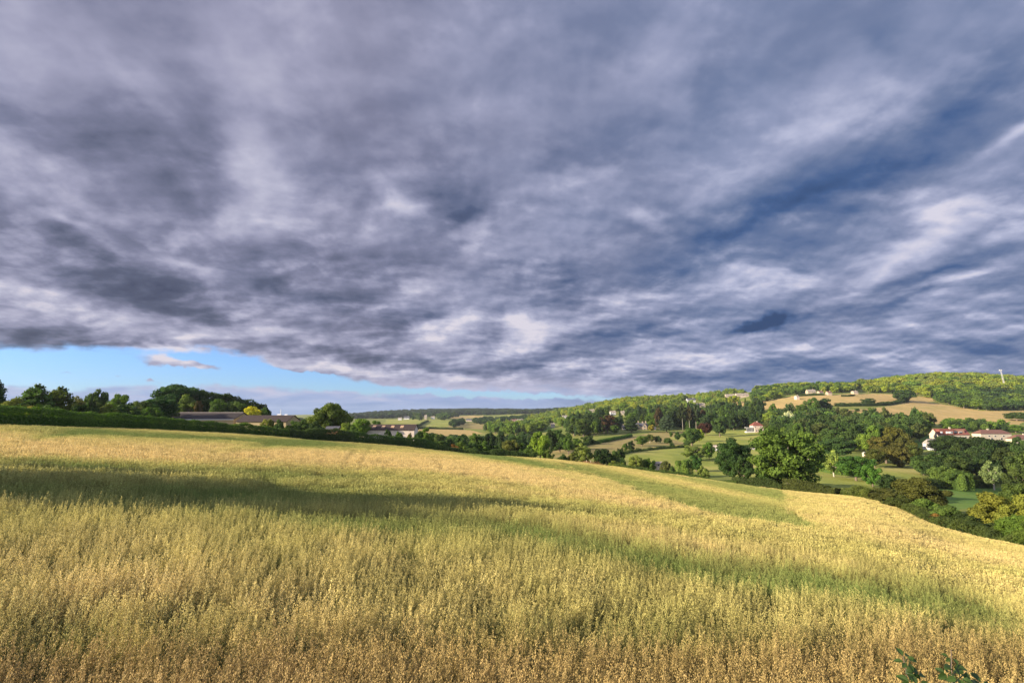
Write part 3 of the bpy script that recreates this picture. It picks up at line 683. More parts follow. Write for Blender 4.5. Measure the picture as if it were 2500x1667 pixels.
# along the far edge of the oats, from the hedge end to the bright tree
for x, y, w, Y, c, l, k in [
    (1075, 1072, 50, 185, G4, 'dark bush where the clipped hedge ends', 'bush'),
    (1108, 1082, 26, 176, (.22, .10, .03), 'rusty orange bush by the oat field edge', 'bush'),
    (1126, 1076, 34, 180, (.10, .14, .03), 'light bush just east of the rusty one', 'bush'),
    (1150, 1078, 42, 182, G4, 'dark rounded bush, first of three along the oat edge', 'bush'),
    (1180, 1077, 40, 184, G1, 'green rounded bush, second of three along the oat edge', 'bush'),
    (1212, 1084, 40, 184, G4, 'dark rounded bush, third of three along the oat edge', 'bush'),
    (1245, 1070, 48, 190, (.09, .10, .03), 'brown-tinged bushy tree near the bright green tree', 'round'),
    (1278, 1078, 40, 190, G1, 'green bush touching the western side of the bright green tree', 'bush'),
    (1128, 1058, 44, 300, G4, 'dark tree in the valley below the golden knoll', 'round'),
    (1160, 1055, 36, 320, G1, 'blue-green tree in the valley below the golden knoll', 'round'),
    (1196, 1050, 36, 330, DK, 'darkest upright tree in the valley below the golden knoll', 'tall'),
    (1222, 1048, 24, 420, DK, 'small dark tree standing alone on the green slope', 'round'),
    (1262, 1058, 62, 380, G4, 'wide dark tree group member on the green slope', 'oak'),
    (1318, 1052, 56, 215, (.14, .20, .03), 'bright yellow-green tall tree at the oat field edge', 'tall'),
    (1290, 1092, 40, 186, G1, 'small green tree under the bright tall one', 'round'),
    (1338, 1096, 28, 186, (.10, .15, .03), 'small light bush on the eastern foot of the bright tall tree', 'bush'),
    (1342, 1048, 30, 330, DK, 'narrow dark tree behind the bright tall one', 'tall'),
    (1366, 1046, 48, 345, G4, 'dark broad tree at the western end of the dry pasture', 'round'),
    (1387, 1060, 34, 320, G1, 'dark green tree on the dry pasture edge', 'round'),
    (1437, 1062, 38, 400, G4, 'dark tree above the dry pasture near the hedge line', 'round'),
    (1408, 1068, 30, 380, G1, 'green tree beside the dry pasture hedge line', 'round'),
    (1422, 1081, 54, 215, (.16, .19, .05), 'pale olive tree by the oat field edge', 'airy'),
    (1398, 1104, 30, 200, OL, 'olive bush west of the pale olive tree', 'bush'),
    (1374, 1108, 24, 200, G4, 'small dark bush on the oat field edge', 'bush'),
    (1470, 1092, 54, 212, DK, 'dark round tree just east of the pale olive tree', 'round'),
    (1500, 1096, 24, 222, G4, 'small dark tree, first of a pair above the oat edge', 'round'),
    (1514, 1088, 22, 228, DK, 'small dark tree, second of a pair above the oat edge', 'tall'),
    (1520, 1113, 16, 206, G4, 'tiny dark tree below the small dark pair', 'round'),
    (1502, 1122, 40, 190, (.15, .19, .04), 'low light green bush on the oat edge', 'bush'),
    (1552, 1108, 40, 206, (.16, .19, .05), 'pale loose tree above the oat edge, west of the stone hut', 'airy'),
    (1583, 1116, 30, 206, G1, 'green tree just west of the stone hut', 'round'),
    (1624, 1122, 28, 202, (.10, .11, .04), 'brownish tree just east of the stone hut', 'round'),
    (1641, 1134, 14, 200, G4, 'small dark bush east of the brownish tree', 'bush'),
    (1526, 1080, 16, 335, G1, 'small round tree on the grazed slope, west of the conical one', 'round'),
    (1539, 1075, 20, 330, DK, 'small conical dark tree on the grazed slope', 'tall'),
    (1566, 1062, 36, 385, G1, 'large green tree on the grazed slope below the manor', 'round'),
    (1586, 1058, 26, 420, (.09, .12, .035), 'loose tree directly behind the large green one below the manor', 'airy'),
    (1606, 1062, 18, 420, G4, 'small leaning dark tree on the grazed slope', 'round'),
    (1630, 1067, 22, 410, G4, 'small dark bushy tree in the middle of the grazed slope', 'round'),
    (1638, 1053, 10, 500, G1, 'tiny bush high on the grazed slope', 'bush'),
    (1653, 1053, 20, 450, G4, 'dark upright small tree beside the broad rounded one', 'tall'),
    (1640, 1079, 13, 375, G4, 'tiny dark tree low on the grazed slope', 'round'),
    (1687, 1042, 52, 400, (.05, .09, .025), 'broad rounded dark tree in the middle of the pasture', 'round'),
    (1676, 1076, 20, 390, G4, 'small dark tree at the foot of the broad rounded one', 'round'),
    (1705, 1045, 24, 440, (.17, .23, .03), 'small yellow-green tree behind the broad rounded one', 'round'),
    (1721, 1030, 36, 520, RD, 'copper-red round tree on the lawn edge', 'round'),
    (1755, 1014, 38, 500, (.055, .095, .03), 'large conical tree standing on the lawn beside the copper one', 'tall'),
    (1692, 1086, 60, 290, (.12, .16, .045), 'pale loose-crowned tree in the lower pasture', 'airy'),
    (1729, 1077, 32, 300, (.085, .15, .025), 'fresh green round tree in the lower pasture', 'round'),
    (1698, 1109, 34, 245, (.035, .08, .022), 'deep green round tree in front of the pale loose one', 'round'),
    (1669, 1116, 42, 222, (.13, .19, .045), 'pale green weeping tree beside the oat edge', 'willow'),
    (1716, 1136, 28, 205, (.12, .16, .045), 'low pale bush between weeping tree and dark oak', 'bush'),
    (1786, 1066, 84, 188, (.030, .060, .018), 'dark tall oak west of the biggest oak', 'oak'),
    (1812, 1105, 46, 182, (.032, .06, .018), 'lower dark side crown leaning on the dark oak', 'oak'),
    (1876, 1122, 92, 172, (.035, .07, .02), 'dark bushy tree at the western foot of the biggest oak', 'round'),
    (1916, 1039, 172, 163, (.072, .115, .024), 'biggest oak, spreading crown on a pale trunk at the oat edge', 'oak'),
    (1626, 1012, 38, 560, (.055, .085, .055), 'blue-green cedar beside the manor lawn', 'cedar'),
    (1607, 992, 24, 600, (.06, .045, .025), 'dark purplish tree behind the manor garden', 'round'),
    (1590, 1036, 16, 590, (.24, .20, .03), 'small golden bush beside the manor', 'bush'),
    (1540, 1018, 32, 560, DK, 'dark cedar in front of the manor wing', 'cedar'),
    (1499, 1036, 24, 540, G1, 'small round green tree in front of the copper beech', 'round'),
    (1482, 1012, 56, 560, (.060, .035, .022), 'large copper beech west of the manor', 'round'),
    (1462, 1008, 34, 580, DK, 'tall dark tree just west of the copper beech', 'tall'),
    (1425, 1022, 50, 560, G4, 'dark mounded tree above the dry pasture', 'oak'),
    (1400, 1034, 36, 560, DK, 'dark low tree at the western end of the manor belt', 'oak'),
    (1664, 985, 26, 600, (.045, .06, .025), 'tall pine with bare trunk behind the grazed slope', 'pine'),
    (1681, 990, 24, 600, (.075, .065, .03), 'brownish pine with bare trunk beside the taller pine', 'pine'),
    (1697, 993, 24, 600, (.04, .06, .025), 'dark pine east of the brownish pine', 'pine'),
    (1714, 998, 26, 610, (.06, .04, .025), 'dark reddish tree behind the copper one', 'round'),
    (1643, 994, 40, 610, (.04, .065, .022), 'broad dark tree behind the blue-green cedar', 'round'),
    (1925, 1000, 32, 540, (.34, .38, .30), 'silvery white-leaved tree above the big oak', 'airy'),
    (1818, 1000, 44, 610, G4, 'dark tree behind the red-roofed lodge', 'round'),
    (1795, 1010, 40, 600, CF, 'dark blue-green tree west of the red-roofed lodge', 'round'),
    (1880, 1002, 40, 590, G3, 'light layered tree just east of the red-roofed lodge', 'oak'),
    (1955, 982, 30, 640, G1, 'small dark tree on the golden slope', 'oak'),
    (1984, 969, 38, 700, G1, 'leaning bushy tree at the end of the golden field hedge', 'round'),
    (2012, 971, 40, 710, DK, 'dark rounded tree at the end of the golden field hedge', 'round'),
    (2117, 971, 32, 800, G4, 'dark round tree standing in the golden field hedge', 'round'),
    (2017, 996, 9, 690, G4, 'tiny bush on the golden field below the hedge, westernmost', 'bush'),
    (2036, 994, 13, 690, G4, 'round bush on the golden field nearest the hedge end', 'bush'),
    (2092, 996, 13, 720, G4, 'round bush alone in the middle of the golden field', 'bush'),
    (2111, 999, 13, 710, G4, 'round bush touching the brighter bush on the golden field', 'bush'),
    (2125, 994, 17, 705, G1, 'brighter green bush on the golden field', 'bush'),
    (2140, 1003, 9, 700, (.04, .04, .02), 'tiniest dark bush at the eastern end of the field row', 'bush'),
    (2079, 962, 18, 900, DK, 'dark round bush on the upper golden field', 'bush'),
    (2480, 1005, 56, 640, G4, 'dark rounded tree at the eastern end of the golden field', 'round'),
    (2478, 1036, 42, 520, (.10, .17, .03), 'bright green tree behind the easternmost house', 'round'),
    (2205, 950, 50, 860, G4, 'dark tree between the two golden fields', 'oak'),
    (1973, 1042, 20, 470, (.045, .02, .03), 'small purple-leaved tree in the valley wood', 'round'),
    (2067, 1069, 18, 350, (.09, .03, .035), 'small maroon tree above the garden', 'tall'),
    (2036, 1065, 80, 305, (.05, .10, .035), 'wide blue-green tree behind the yellowish one', 'oak'),
    (2031, 1097, 50, 232, (.18, .22, .06), 'pale yellowish rounded tree beside the biggest oak', 'airy'),
    (2085, 1107, 82, 222, (.055, .12, .025), 'deep green wide tree beside the pale yellowish one', 'oak'),
    (2126, 1131, 42, 205, (.065, .135, .025), 'fresh green smaller tree east of the deep green one', 'round'),
    (2003, 1105, 40, 250, (.07, .13, .03), 'green tree in the gap beside the biggest oak', 'round'),
    (2094, 1052, 30, 370, (.08, .12, .04), 'slender light tree with pale trunk', 'airy'),
    (2145, 1060, 52, 330, (.085, .085, .022), 'olive-brown conifer, first of the brown clump', 'tall'),
    (2180, 1036, 58, 345, (.09, .095, .022), 'tallest olive-brown conifer of the brown clump', 'tall'),
    (2208, 1058, 50, 330, (.075, .08, .022), 'olive-brown conifer, easternmost of the brown clump', 'tall'),
    (2192, 1080, 62, 285, (.07, .07, .02), 'brown-green tree hiding the dark-roofed house', 'tall'),
    (2222, 1082, 50, 300, (.065, .085, .022), 'green-brown tree east of the hidden house', 'round'),
    (2132, 1092, 46, 280, (.075, .085, .022), 'olive tree at the western foot of the brown clump', 'round'),
    (2160, 1085, 70, 300, (.08, .075, .02), 'wide brown-green tree at the foot of the brown clump', 'round'),
    (2250, 1108, 56, 260, G4, 'dark tree west of the weeping pair', 'round'),
    (2300, 1131, 56, 222, (.09, .14, .035), 'weeping light green tree by the meadow, western one', 'willow'),
    (2340, 1143, 52, 215, (.075, .12, .03), 'weeping green tree by the meadow, eastern one', 'willow'),
    (2325, 1058, 100, 330, (.026, .048, .016), 'very dark spreading tree below the red-roofed houses', 'oak'),
    (2395, 1060, 90, 320, (.026, .045, .016), 'very dark spreading tree below the hipped house', 'oak'),
    (2360, 1100, 90, 260, (.03, .05, .016), 'dark tree mass in front of the very dark pair', 'round'),
    (2418, 1122, 54, 225, (.13, .17, .08), 'grey-green silvery tree by the meadow', 'airy'),
    (2455, 1090, 70, 250, (.045, .065, .02), 'tall dark tree with thin trunks near the eastern edge', 'tall'),
    (2500, 1098, 80, 235, (.05, .075, .02), 'dark tree cut by the eastern edge of the view', 'round'),
    (2480, 1140, 60, 200, (.055, .075, .022), 'olive dark bush tree at the eastern edge above the meadow', 'round'),
    (2168, 1150, 52, 160, DK, 'very dark bush above the big rounded thicket', 'bush'),
    (2240, 1162, 128, 136, (.065, .075, .02), 'big rounded olive thicket at the oat edge', 'bush'),
    (2150, 1188, 90, 130, (.065, .07, .022), 'low brown-green thicket west of the big rounded one', 'bush'),
    (2195, 1208, 64, 112, (.055, .07, .02), 'bramble thicket where the oat field turns down', 'bush'),
    (2262, 1215, 84, 106, (.075, .12, .03), 'bright bramble bush below the big rounded thicket', 'bush'),
    (2310, 1225, 80, 98, (.08, .13, .035), 'feathery green bush along the eastern hedge', 'bush'),
    (2352, 1245, 86, 88, (.045, .065, .02), 'dark bush along the eastern hedge', 'bush'),
    (2425, 1200, 120, 96, (.14, .15, .03), 'large yellow-green bush on the eastern hedge', 'bush'),
    (2500, 1205, 110, 88, (.12, .14, .03), 'yellowish bush cut by the eastern edge of the view', 'bush'),
    (2400, 1265, 84, 80, (.035, .05, .016), 'darkest bush at the foot of the yellow-green one', 'bush'),
    (2478, 1252, 96, 74, (.075, .13, .025), 'fresh green bush at the lower eastern corner of the hedge', 'bush'),
    (2530, 1260, 100, 64, (.06, .09, .02), 'green bush leaving the view at the eastern hedge', 'bush'),
    (2285, 1252, 44, 97, (.16, .09, .03), 'reddish brown bramble clump on the field edge', 'bush'),
    (2470, 1170, 70, 140, (.055, .08, .02), 'dark round bush behind the meadow corner', 'bush')]:
    T(k, x, y, w, Y, c, l, pale=1 if k == 'airy' or 'biggest oak, spreading' in l or 'pine' in l else 0)
print('hand trees', len(TREES))

# the tree out of view to the west whose long shadow lies across the oats
for (sx, sy, sh, sw, lab) in [(-43, 10.8, 14.9, 11, 'tall spreading tree west of the oats that throws the long shadow'), (-51, 5.0, 11.5, 9, 'second tree west of the oats beside the tall spreading one')]:
    z0 = gz1(sx, sy); tree_at('oak', sx, sy, sh, sw, G1, lab, res='hi')

# ------------------------------------------------------------------ hedges
def along_edge(x0, x1, off, n=14, hw=None):
    out = []
    for x in np.linspace(x0, x1, n):
        Yd = np.interp(x, ex, [e[1] for e in EDGE]) + off; yy = np.interp(x, ex, [e[2] for e in EDGE])
        P = at(x, yy, Yd); out.append((P[0], P[1], 1.0 if hw is None else hw(x)))
    return out
hedge('hedge', along_edge(-330, 425, 3.2, 16, lambda x: np.interp(x, [-330, 0, 200, 425], [1.02, .98, .94, .84])), 3.4, 4.0, (.06, .11, .022), 'long smooth dark hedge along the western top of the oat field', leaf=.13, dens=62, rough=.2)
hedge('hedge', along_edge(415, 700, 3.2, 10, lambda x: np.interp(x, [415, 620, 700], [.82, .86, .86])), 3.2, 3.7, (.06, .105, .022), 'bushy green hedge in front of the long barn', leaf=.15, dens=48, rough=.3)
hedge('hedge', along_edge(700, 860, 3.2, 8), 3.4, 3.7, (.038, .062, .02), 'darker tall hedge in front of the lone domed tree', leaf=.16, dens=42, rough=.35)
hedge('hedge', along_edge(850, 1062, 3.2, 8, lambda x: np.interp(x, [850, 1062], [1.0, .9])), 3.2, 3.9, (.05, .09, .024), 'clipped green hedge in front of the third barn', leaf=.16, dens=40, rough=.18)
hedge('hedge', along_edge(1062, 1300, 4, 10), 3.5, 2.6, (.05, .08, .022), 'low ragged hedge between clipped hedge and bright tall tree', leaf=.18, dens=30, rough=.5)
hedge('hedge', along_edge(1500, 1800, 4, 12, lambda x: .9), 3.0, 1.9, (.05, .08, .02), 'low shrubby hedge under the dark oak', leaf=.18, dens=30, rough=.6)
hedge('hedge', along_edge(1790, 1912, 5, 8), 3.4, 3.0, (.04, .06, .018), 'dark hedge west of the biggest oak trunk', leaf=.17, dens=34, rough=.4)
hedge('hedge', along_edge(1918, 2048, 5, 8, lambda x: np.interp(x, [1918, 1960, 2048], [1.15, 1.15, .75])), 4.5, 3.9, (.05, .062, .018), 'dark thick hedge east of the biggest oak trunk', leaf=.17, dens=36, rough=.25)
hedge('hedge', along_edge(2066, 2140, 6, 6), 4.0, 3.2, (.065, .085, .02), 'short olive hedge between the gate gap and the thicket', leaf=.16, dens=36, rough=.3)
hedge('hedge', along_edge(2190, 2620, 3.2, 20), 4.2, 2.3, (.055, .075, .022), 'wild bramble hedge down the eastern field edge', leaf=.12, dens=60, rough=.55)
def px_path(L):
    out = []
    for x, y, Ya in L:
        P = hit(x, y, Ya); out.append((P[0], P[1], 1.0))
    return out
hedge('hedge', px_path([(2040, 992, 600), (2100, 991, 600), (2150, 990, 600), (2185, 986, 600), (2215, 980, 600)]), 7, 4.5, (.045, .075, .022), 'dark hedge between the two golden fields', leaf=.5, dens=4, rough=.4)
hedge('hedge', px_path([(1462, 1082, 300), (1500, 1074, 300), (1540, 1066, 300), (1520, 1068, 300)][:3]), 4, 2.6, (.055, .11, .022), 'bright clipped hedge line below the copper beech', leaf=.35, dens=7, rough=.1)
hedge('hedge', px_path([(1945, 968, 700), (1975, 966, 700), (2010, 965, 700)]), 6, 4.0, (.045, .07, .022), 'dark hedge below the ridge cottages', leaf=.5, dens=4, rough=.3)
hedge('hedge', px_path([(2054, 968, 700), (2075, 968, 700)]), 5, 3.0, (.045, .07, .022), 'short hedge beside the dark round bush of the upper field', leaf=.5, dens=4, rough=.2)
hedge('hedge', px_path([(1810, 1092, 250), (1850, 1092, 250), (1880, 1091, 250)]), 3, 2.0, (.045, .075, .02), 'small hedge above the gravel track', leaf=.3, dens=8, rough=.2)
hedge('hedge', px_path([(1000, 1046, 700), (1060, 1047, 700), (1130, 1049, 700)]), 5, 3.5, (.04, .06, .022), 'dark hedge on top of the golden knoll', leaf=.6, dens=4, rough=.3)
hedge('hedge', px_path([(1015, 1043, 800), (1030, 1036, 800), (1045, 1028, 800)]), 5, 4.0, (.04, .06, .022), 'hedge running uphill between the two far fields', leaf=.6, dens=3, rough=.5)
hedge('hedge', px_path([(1345, 1101, 240), (1400, 1092, 240), (1462, 1083, 240)]), 3.5, 2.6, (.055, .09, .024), 'ragged hedge along the foot of the dry pasture', leaf=.35, dens=7, rough=.5)
hedge('hedge', px_path([(1500, 1112, 220), (1560, 1101, 220), (1620, 1095, 220), (1672, 1092, 220)]), 2.6, 1.5, (.07, .10, .03), 'low scrubby line between the grazed slope and lower pasture', leaf=.3, dens=7, rough=.7)
hedge('hedge', px_path([(2000, 1150, 180), (2060, 1160, 180), (2120, 1165, 180)]), 3, 1.8, (.08, .13, .03), 'light low hedge under the deep green wide tree', leaf=.25, dens=12, rough=.6)
hedge('hedge', px_path([(2235, 1192, 130), (2330, 1189, 130), (2420, 1190, 130)]), 4, 3.0, (.045, .07, .02), 'dark hedge along the far side of the meadow', leaf=.3, dens=9, rough=.6)
# dead seed heads left standing in the green hollow
hedge('dead_weeds', [(*hit(x, y, 60, 400)[:2], w) for x, y, w in [(1384, 1130, .6), (1420, 1135, 1.1), (1455, 1141, 1.0), (1498, 1148, .5)]], 5, 1.5, (.20, .12, .07), 'brown dead weeds standing in the green hollow', leaf=.09, dens=14, rough=.5, kind='stuff', cat='weeds')

# ------------------------------------------------------------------ woods on the far side of the valley
def collection_of(name, meshes):
    c = bpy.data.collections.new(name)
    for i, me in enumerate(meshes):
        o = bpy.data.objects.new('%s_%02d' % (name, i), me); c.objects.link(o)
    return c
def instancer(name, P, rot, scl, idx, tint, coll, label, cat):
    me = bpy.data.meshes.new(name); n = len(P)
    me.vertices.add(n); me.vertices.foreach_set('co', np.asarray(P, np.float32).ravel())
    for nm, ty, arr, key in (('rot', 'FLOAT_VECTOR', rot, 'vector'), ('scl', 'FLOAT_VECTOR', scl, 'vector'), ('tint', 'FLOAT_COLOR', tint, 'color'), ('idx', 'INT', idx, 'value')):
        a = me.attributes.new(nm, ty, 'POINT')
        a.data.foreach_set(key, np.asarray(arr, np.int32 if ty == 'INT' else np.float32).ravel())
    o = link(name, me); o['kind'] = 'stuff'; tag(o, label, cat)
    t = bpy.data.node_groups.new(name, 'GeometryNodeTree')
    t.interface.new_socket('Geometry', in_out='INPUT', socket_type='NodeSocketGeometry'); t.interface.new_socket('Geometry', in_out='OUTPUT', socket_type='NodeSocketGeometry')
    gi, go = t.nodes.new('NodeGroupInput'), t.nodes.new('NodeGroupOutput')
    iop = t.nodes.new('GeometryNodeInstanceOnPoints'); ci = t.nodes.new('GeometryNodeCollectionInfo')
    ci.inputs['Collection'].default_value = coll; ci.inputs['Separate Children'].default_value = True; ci.inputs['Reset Children'].default_value = True
    def na(nm, ty):
        x = t.nodes.new('GeometryNodeInputNamedAttribute'); x.data_type = ty; x.inputs['Name'].default_value = nm; return x.outputs['Attribute']
    er = t.nodes.new('FunctionNodeEulerToRotation')
    L = t.links.new
    L(gi.outputs[0], iop.inputs['Points']); L(ci.outputs[0], iop.inputs['Instance']); iop.inputs['Pick Instance'].default_value = True
    L(na('idx', 'INT'), iop.inputs['Instance Index']); L(na('rot', 'FLOAT_VECTOR'), er.inputs[0]); L(er.outputs[0], iop.inputs['Rotation']); L(na('scl', 'FLOAT_VECTOR'), iop.inputs['Scale'])
    L(iop.outputs[0], go.inputs[0])
    m = o.modifiers.new('scatter', 'NODES'); m.node_group = t
    return o
mw = Mat('woodland_leaves')
tn = mw.attr('tone'); tt = mw.attr('tint', 'INSTANCER')
spx = mw.n('ShaderNodeSeparateColor'); mw.put(spx.inputs[0], tn)
cw = mw.mix(mw.math('MULTIPLY', spx.outputs[0], .6), mw.mix(1.0, tt, (.85, .88, .78), 'MULTIPLY'), mw.mix(1.0, tt, (2.05, 1.9, 1.4), 'MULTIPLY'))
WLEAF = mw.done(cw, .8, .12, transl=.3)
def wood_variant(me):
    m2 = me.copy(); m2.materials.clear(); m2.materials.append(WLEAF); return m2
WV = [('round', 0), ('round', 1), ('round', 2), ('oak', 0), ('oak', 1), ('oak', 2), ('tall', 0), ('tall', 1), ('conifer', 0), ('bush', 0)]
wcoll = collection_of('wood_crown', [wood_variant(PROTO[k, v, 'lo']) for k, v in WV])
#  name, outline of the ground, near, far, spacing, colours, kinds, size
YG = (.21, .25, .035)
WOODS = [
 ('ridge wood above the golden fields', [(2085,958),(2095,944),(2180,922),(2260,905),(2360,905),(2500,922),(2560,925),(2560,960),(2330,960),(2262,972),(2240,962),(2190,961)], 860, 1300, 13.5, [YG, YG, G3, G2, (.17, .20, .045)], ['oak', 'round'], (19, 14)),
 ('lower wood beside the golden field', [(2285,982),(2262,968),(2300,948),(2400,945),(2480,950),(2560,960),(2560,1000),(2480,1002),(2400,1003),(2340,995)], 640, 1000, 12, [G1, G2, G4, (.05, .09, .03)], ['oak', 'round'], (17, 12)),
 ('wood round the ridge cottages', [(1825,992),(1832,965),(1860,948),(1960,946),(2095,944),(2090,958),(2000,960),(1935,964),(1900,974),(1845,984)], 760, 1350, 11, [G2, G1, YG, G4], ['oak', 'round'], (12, 12)),
 ('sunlit wood on the middle hillside', [(1240,1052),(1262,1036),(1330,1016),(1420,996),(1500,986),(1640,972),(1760,958),(1820,965),(1800,985),(1755,1005),(1700,1016),(1560,1020),(1430,1034),(1330,1052),(1300,1060)], 640, 1900, 14, [YG, G3, G3, G2, (.16, .20, .05), (.12, .17, .03)], ['round', 'oak', 'tall'], (16, 13)),
 ('dark belt behind the manor', [(1385,1064),(1400,1040),(1480,1030),(1600,1020),(1700,1012),(1800,1005),(1860,1000),(1860,1046),(1800,1050),(1700,1050),(1640,1050),(1600,1046),(1520,1044),(1480,1060),(1430,1070)], 520, 860, 11, [G4, G1, DK, CF, (.05, .08, .02)], ['round', 'tall', 'oak', 'conifer'], (13, 17)),
 ('valley wood below the golden field', [(1862,1056),(1862,1012),(1950,1006),(1990,1022),(2100,1034),(2262,1036),(2275,1052),(2262,1070),(2215,1092),(2130,1108),(2060,1104),(2000,1088),(1935,1082),(1880,1070)], 340, 690, 10.5, [G1, G4, G4, G2, (.06, .10, .03), (.07, .09, .03)], ['round', 'oak', 'tall'], (12, 14)),
 ('tree row behind the red-roofed houses', [(2275,1052),(2290,1040),(2360,1040),(2450,1046),(2456,1056),(2400,1054),(2300,1056)], 470, 620, 9, [G1, G2, G4], ['round', 'oak'], (9, 9)),
 ('dark trees round the houses', [(2262,1190),(2240,1130),(2262,1105),(2330,1092),(2420,1086),(2560,1095),(2560,1180),(2480,1185),(2330,1182)], 210, 400, 10, [DK, G4, G4, (.045, .07, .02)], ['round', 'oak', 'tall'], (11, 12)),
 ('valley trees beyond the ragged hedge', [(1050,1100),(1060,1082),(1120,1072),(1180,1072),(1210,1066),(1290,1062),(1300,1085),(1240,1095),(1150,1112)], 300, 640, 11, [G4, G1, DK, (.06, .09, .03)], ['round', 'oak'], (9, 8)),
 ('pale grove on the far slope', [(1182,1056),(1190,1046),(1260,1044),(1300,1048),(1295,1060),(1240,1062)], 620, 1050, 11, [G2, G3, (.10, .15, .05), G1], ['round', 'tall'], (12, 14)),
 ('tree line between the far fields', [(1145,1031),(1160,1027),(1240,1024),(1290,1022),(1300,1032),(1240,1034),(1150,1037)], 1000, 2300, 15, [G4, DK, (.04, .07, .03)], ['round'], (14, 13)),
 ('tree line beside the small far farm', [(1100,1040),(1108,1034),(1145,1026),(1150,1030),(1110,1044)], 1000, 2300, 15, [G4, DK], ['round'], (13, 11)),
 ('woods along the far skyline', [(840,1021),(900,1014),(960,1009),(1100,1004),(1350,996),(1420,990),(1420,1000),(1330,1010),(1250,1012),(1180,1013),(1080,1014),(1010,1019),(960,1026),(900,1030),(850,1030)], 1900, 3900, 24, [(.035, .058, .03), (.045, .07, .035), (.035, .05, .03), (.05, .08, .035)], ['round', 'oak'], (26, 19)),
 ('farm trees on the far skyline', [(960,1026),(1010,1019),(1080,1016),(1120,1018),(1080,1026),(980,1027)], 1300, 2400, 26, [(.07, .11, .035), G1, G4], ['round', 'tall'], (20, 17)),
 ('skyline trees beyond the western barns', [(-250,1024),(0,1022),(860,1020),(860,1030),(0,1034),(-250,1034)], 500, 1500, 30, [G4, DK, G1], ['round'], (14, 9)),
]
def scatter_wood(poly, y0, y1, sp):
    xs = [p[0] for p in poly]; g = np.random.default_rng(int(y0 + sp * 7 + xs[0]))
    x0, x1 = (min(xs) - CX) / F, (max(xs) - CX) / F
    n = int((abs(x1 - x0) * (y1 ** 2 - y0 ** 2) / 2) / (sp * sp) * 7)
    Y = np.sqrt(g.uniform(y0 ** 2, y1 ** 2, n)); X = g.uniform(x0, x1, n) * Y * 1.02
    Z = gz(X, Y); qx, qy = proj(X, Y, Z); k = inpoly(qx, qy, poly); X, Y, Z = X[k], Y[k], Z[k]
    cell, keep = {}, []
    for i in range(len(X)):
        s = sp * .9; c = (int(X[i] // s), int(Y[i] // s)); ok = True
        for a in (-1, 0, 1):
            for b in (-1, 0, 1):
                for j in cell.get((c[0] + a, c[1] + b), ()):
                    if (X[i] - X[j]) ** 2 + (Y[i] - Y[j]) ** 2 < s * s: ok = False
        if ok: cell.setdefault(c, []).append(i); keep.append(i)
    return X[keep], Y[keep], Z[keep]
cand = []
HOUSES = [(1774,1830,966),(1676,1701,977),(1700,1724,990),(1972,1998,955),(1488,1527,1007),(1343,1356,1036),(1437,1454,1002),
          (1371,1386,1016),(1236,1279,1028),(1136,1154,1025),(970,1001,1021),(1034,1062,1019),(1518,1584,1050),(1586,1602,1050),(1815,1864,1049),(2272,2360,1068),(2252,2292,1088),(2378,2456,1068),(2460,2530,1078),
          (2183,2198,1105),(2284,2314,1106),(2100,2112,1108),(1744,1757,1092)]
for wi, (wn_, poly, y0, y1, sp, cols_, kds, (cw_, ch_)) in enumerate(WOODS):
    X, Y, Z = scatter_wood(poly, y0, y1, sp); g = np.random.default_rng(wi + 50)
    tone_f = sfbm(X, Y, 60, 2, wi)
    for i in range(len(X)):
        qx_, qb_ = proj(X[i], Y[i], Z[i]); hw_m = cw_ / Y[i] * F * .42; qt_ = proj(X[i], Y[i], Z[i] + ch_)[1]
        if any(qx_ + hw_m > h0 and qx_ - hw_m < h1_ and qt_ < he and qb_ > he for h0, h1_, he in HOUSES): continue
        k = kds[g.integers(len(kds))]; sz = g.uniform(.6, 1.45) ** .9; w = cw_ * sz * g.uniform(.85, 1.15); h = ch_ * sz ** .45 * g.uniform(.85, 1.15) * (1.15 if k in ('tall', 'conifer') else 1)
        if k in ('tall', 'conifer'): w *= .72
        if tone_f[i] > .35 and g.random() < .6: c = cols_[0]
        else: c = cols_[g.integers(len(cols_))]
        cand.append([w * h / (X[i] ** 2 + Y[i] ** 2), wi, X[i], Y[i], Z[i], k, w, h, c])
    print(wn_, len(X))
# which of them the camera can see at all: a crude depth buffer over crown tops
cand.sort(key=lambda c: math.hypot(c[2], c[3]))
zb = np.full(640, 9999.0)      # highest covered row per 5-px column block
for e in TREES:
    ch = [c for c in e.children if c.name.startswith('crown')][0]; w, h = ch.scale[0], ch.scale[2]
vis = []
cols_b = np.full(3400, 99999.0)
base_items = []
for c in cand:
    s, wi, X, Y, Z, k, w, h, col_ = c
    x, yt = proj(np.array(X), np.array(Y), np.array(Z + h * .92)); _, yb = proj(np.array(X), np.array(Y), np.array(Z)); hw = max(1, w / Y * F / 2 * .7)
    a, b = int(x - hw) + 450, int(x + hw) + 450
    if b < 460 or a > 2940: c.append(0); continue
    a, b = max(a, 0), min(b, 3399)
    vis_px = float(np.clip(cols_b[a:b + 1] - float(yt), 0, float(yb - yt)).mean()) * 2 * hw
    c.append(vis_px)
    cols_b[a:b + 1] = np.minimum(cols_b[a:b + 1], float(yt))
cand.sort(key=lambda c: -c[-1])
NIND = max(0, 262 - len([e for e in TREES if not e.name.startswith('bush')]))
indiv = [c for c in cand[:NIND]]; rest = cand[NIND:]
print('individual wood trees', len(indiv), 'rest', len(rest))
ORD = ['first', 'second', 'third', 'fourth', 'fifth', 'sixth', 'seventh', 'eighth', 'ninth', 'tenth', 'eleventh', 'twelfth', 'thirteenth', 'fourteenth', 'fifteenth', 'sixteenth', 'seventeenth', 'eighteenth', 'nineteenth', 'twentieth']
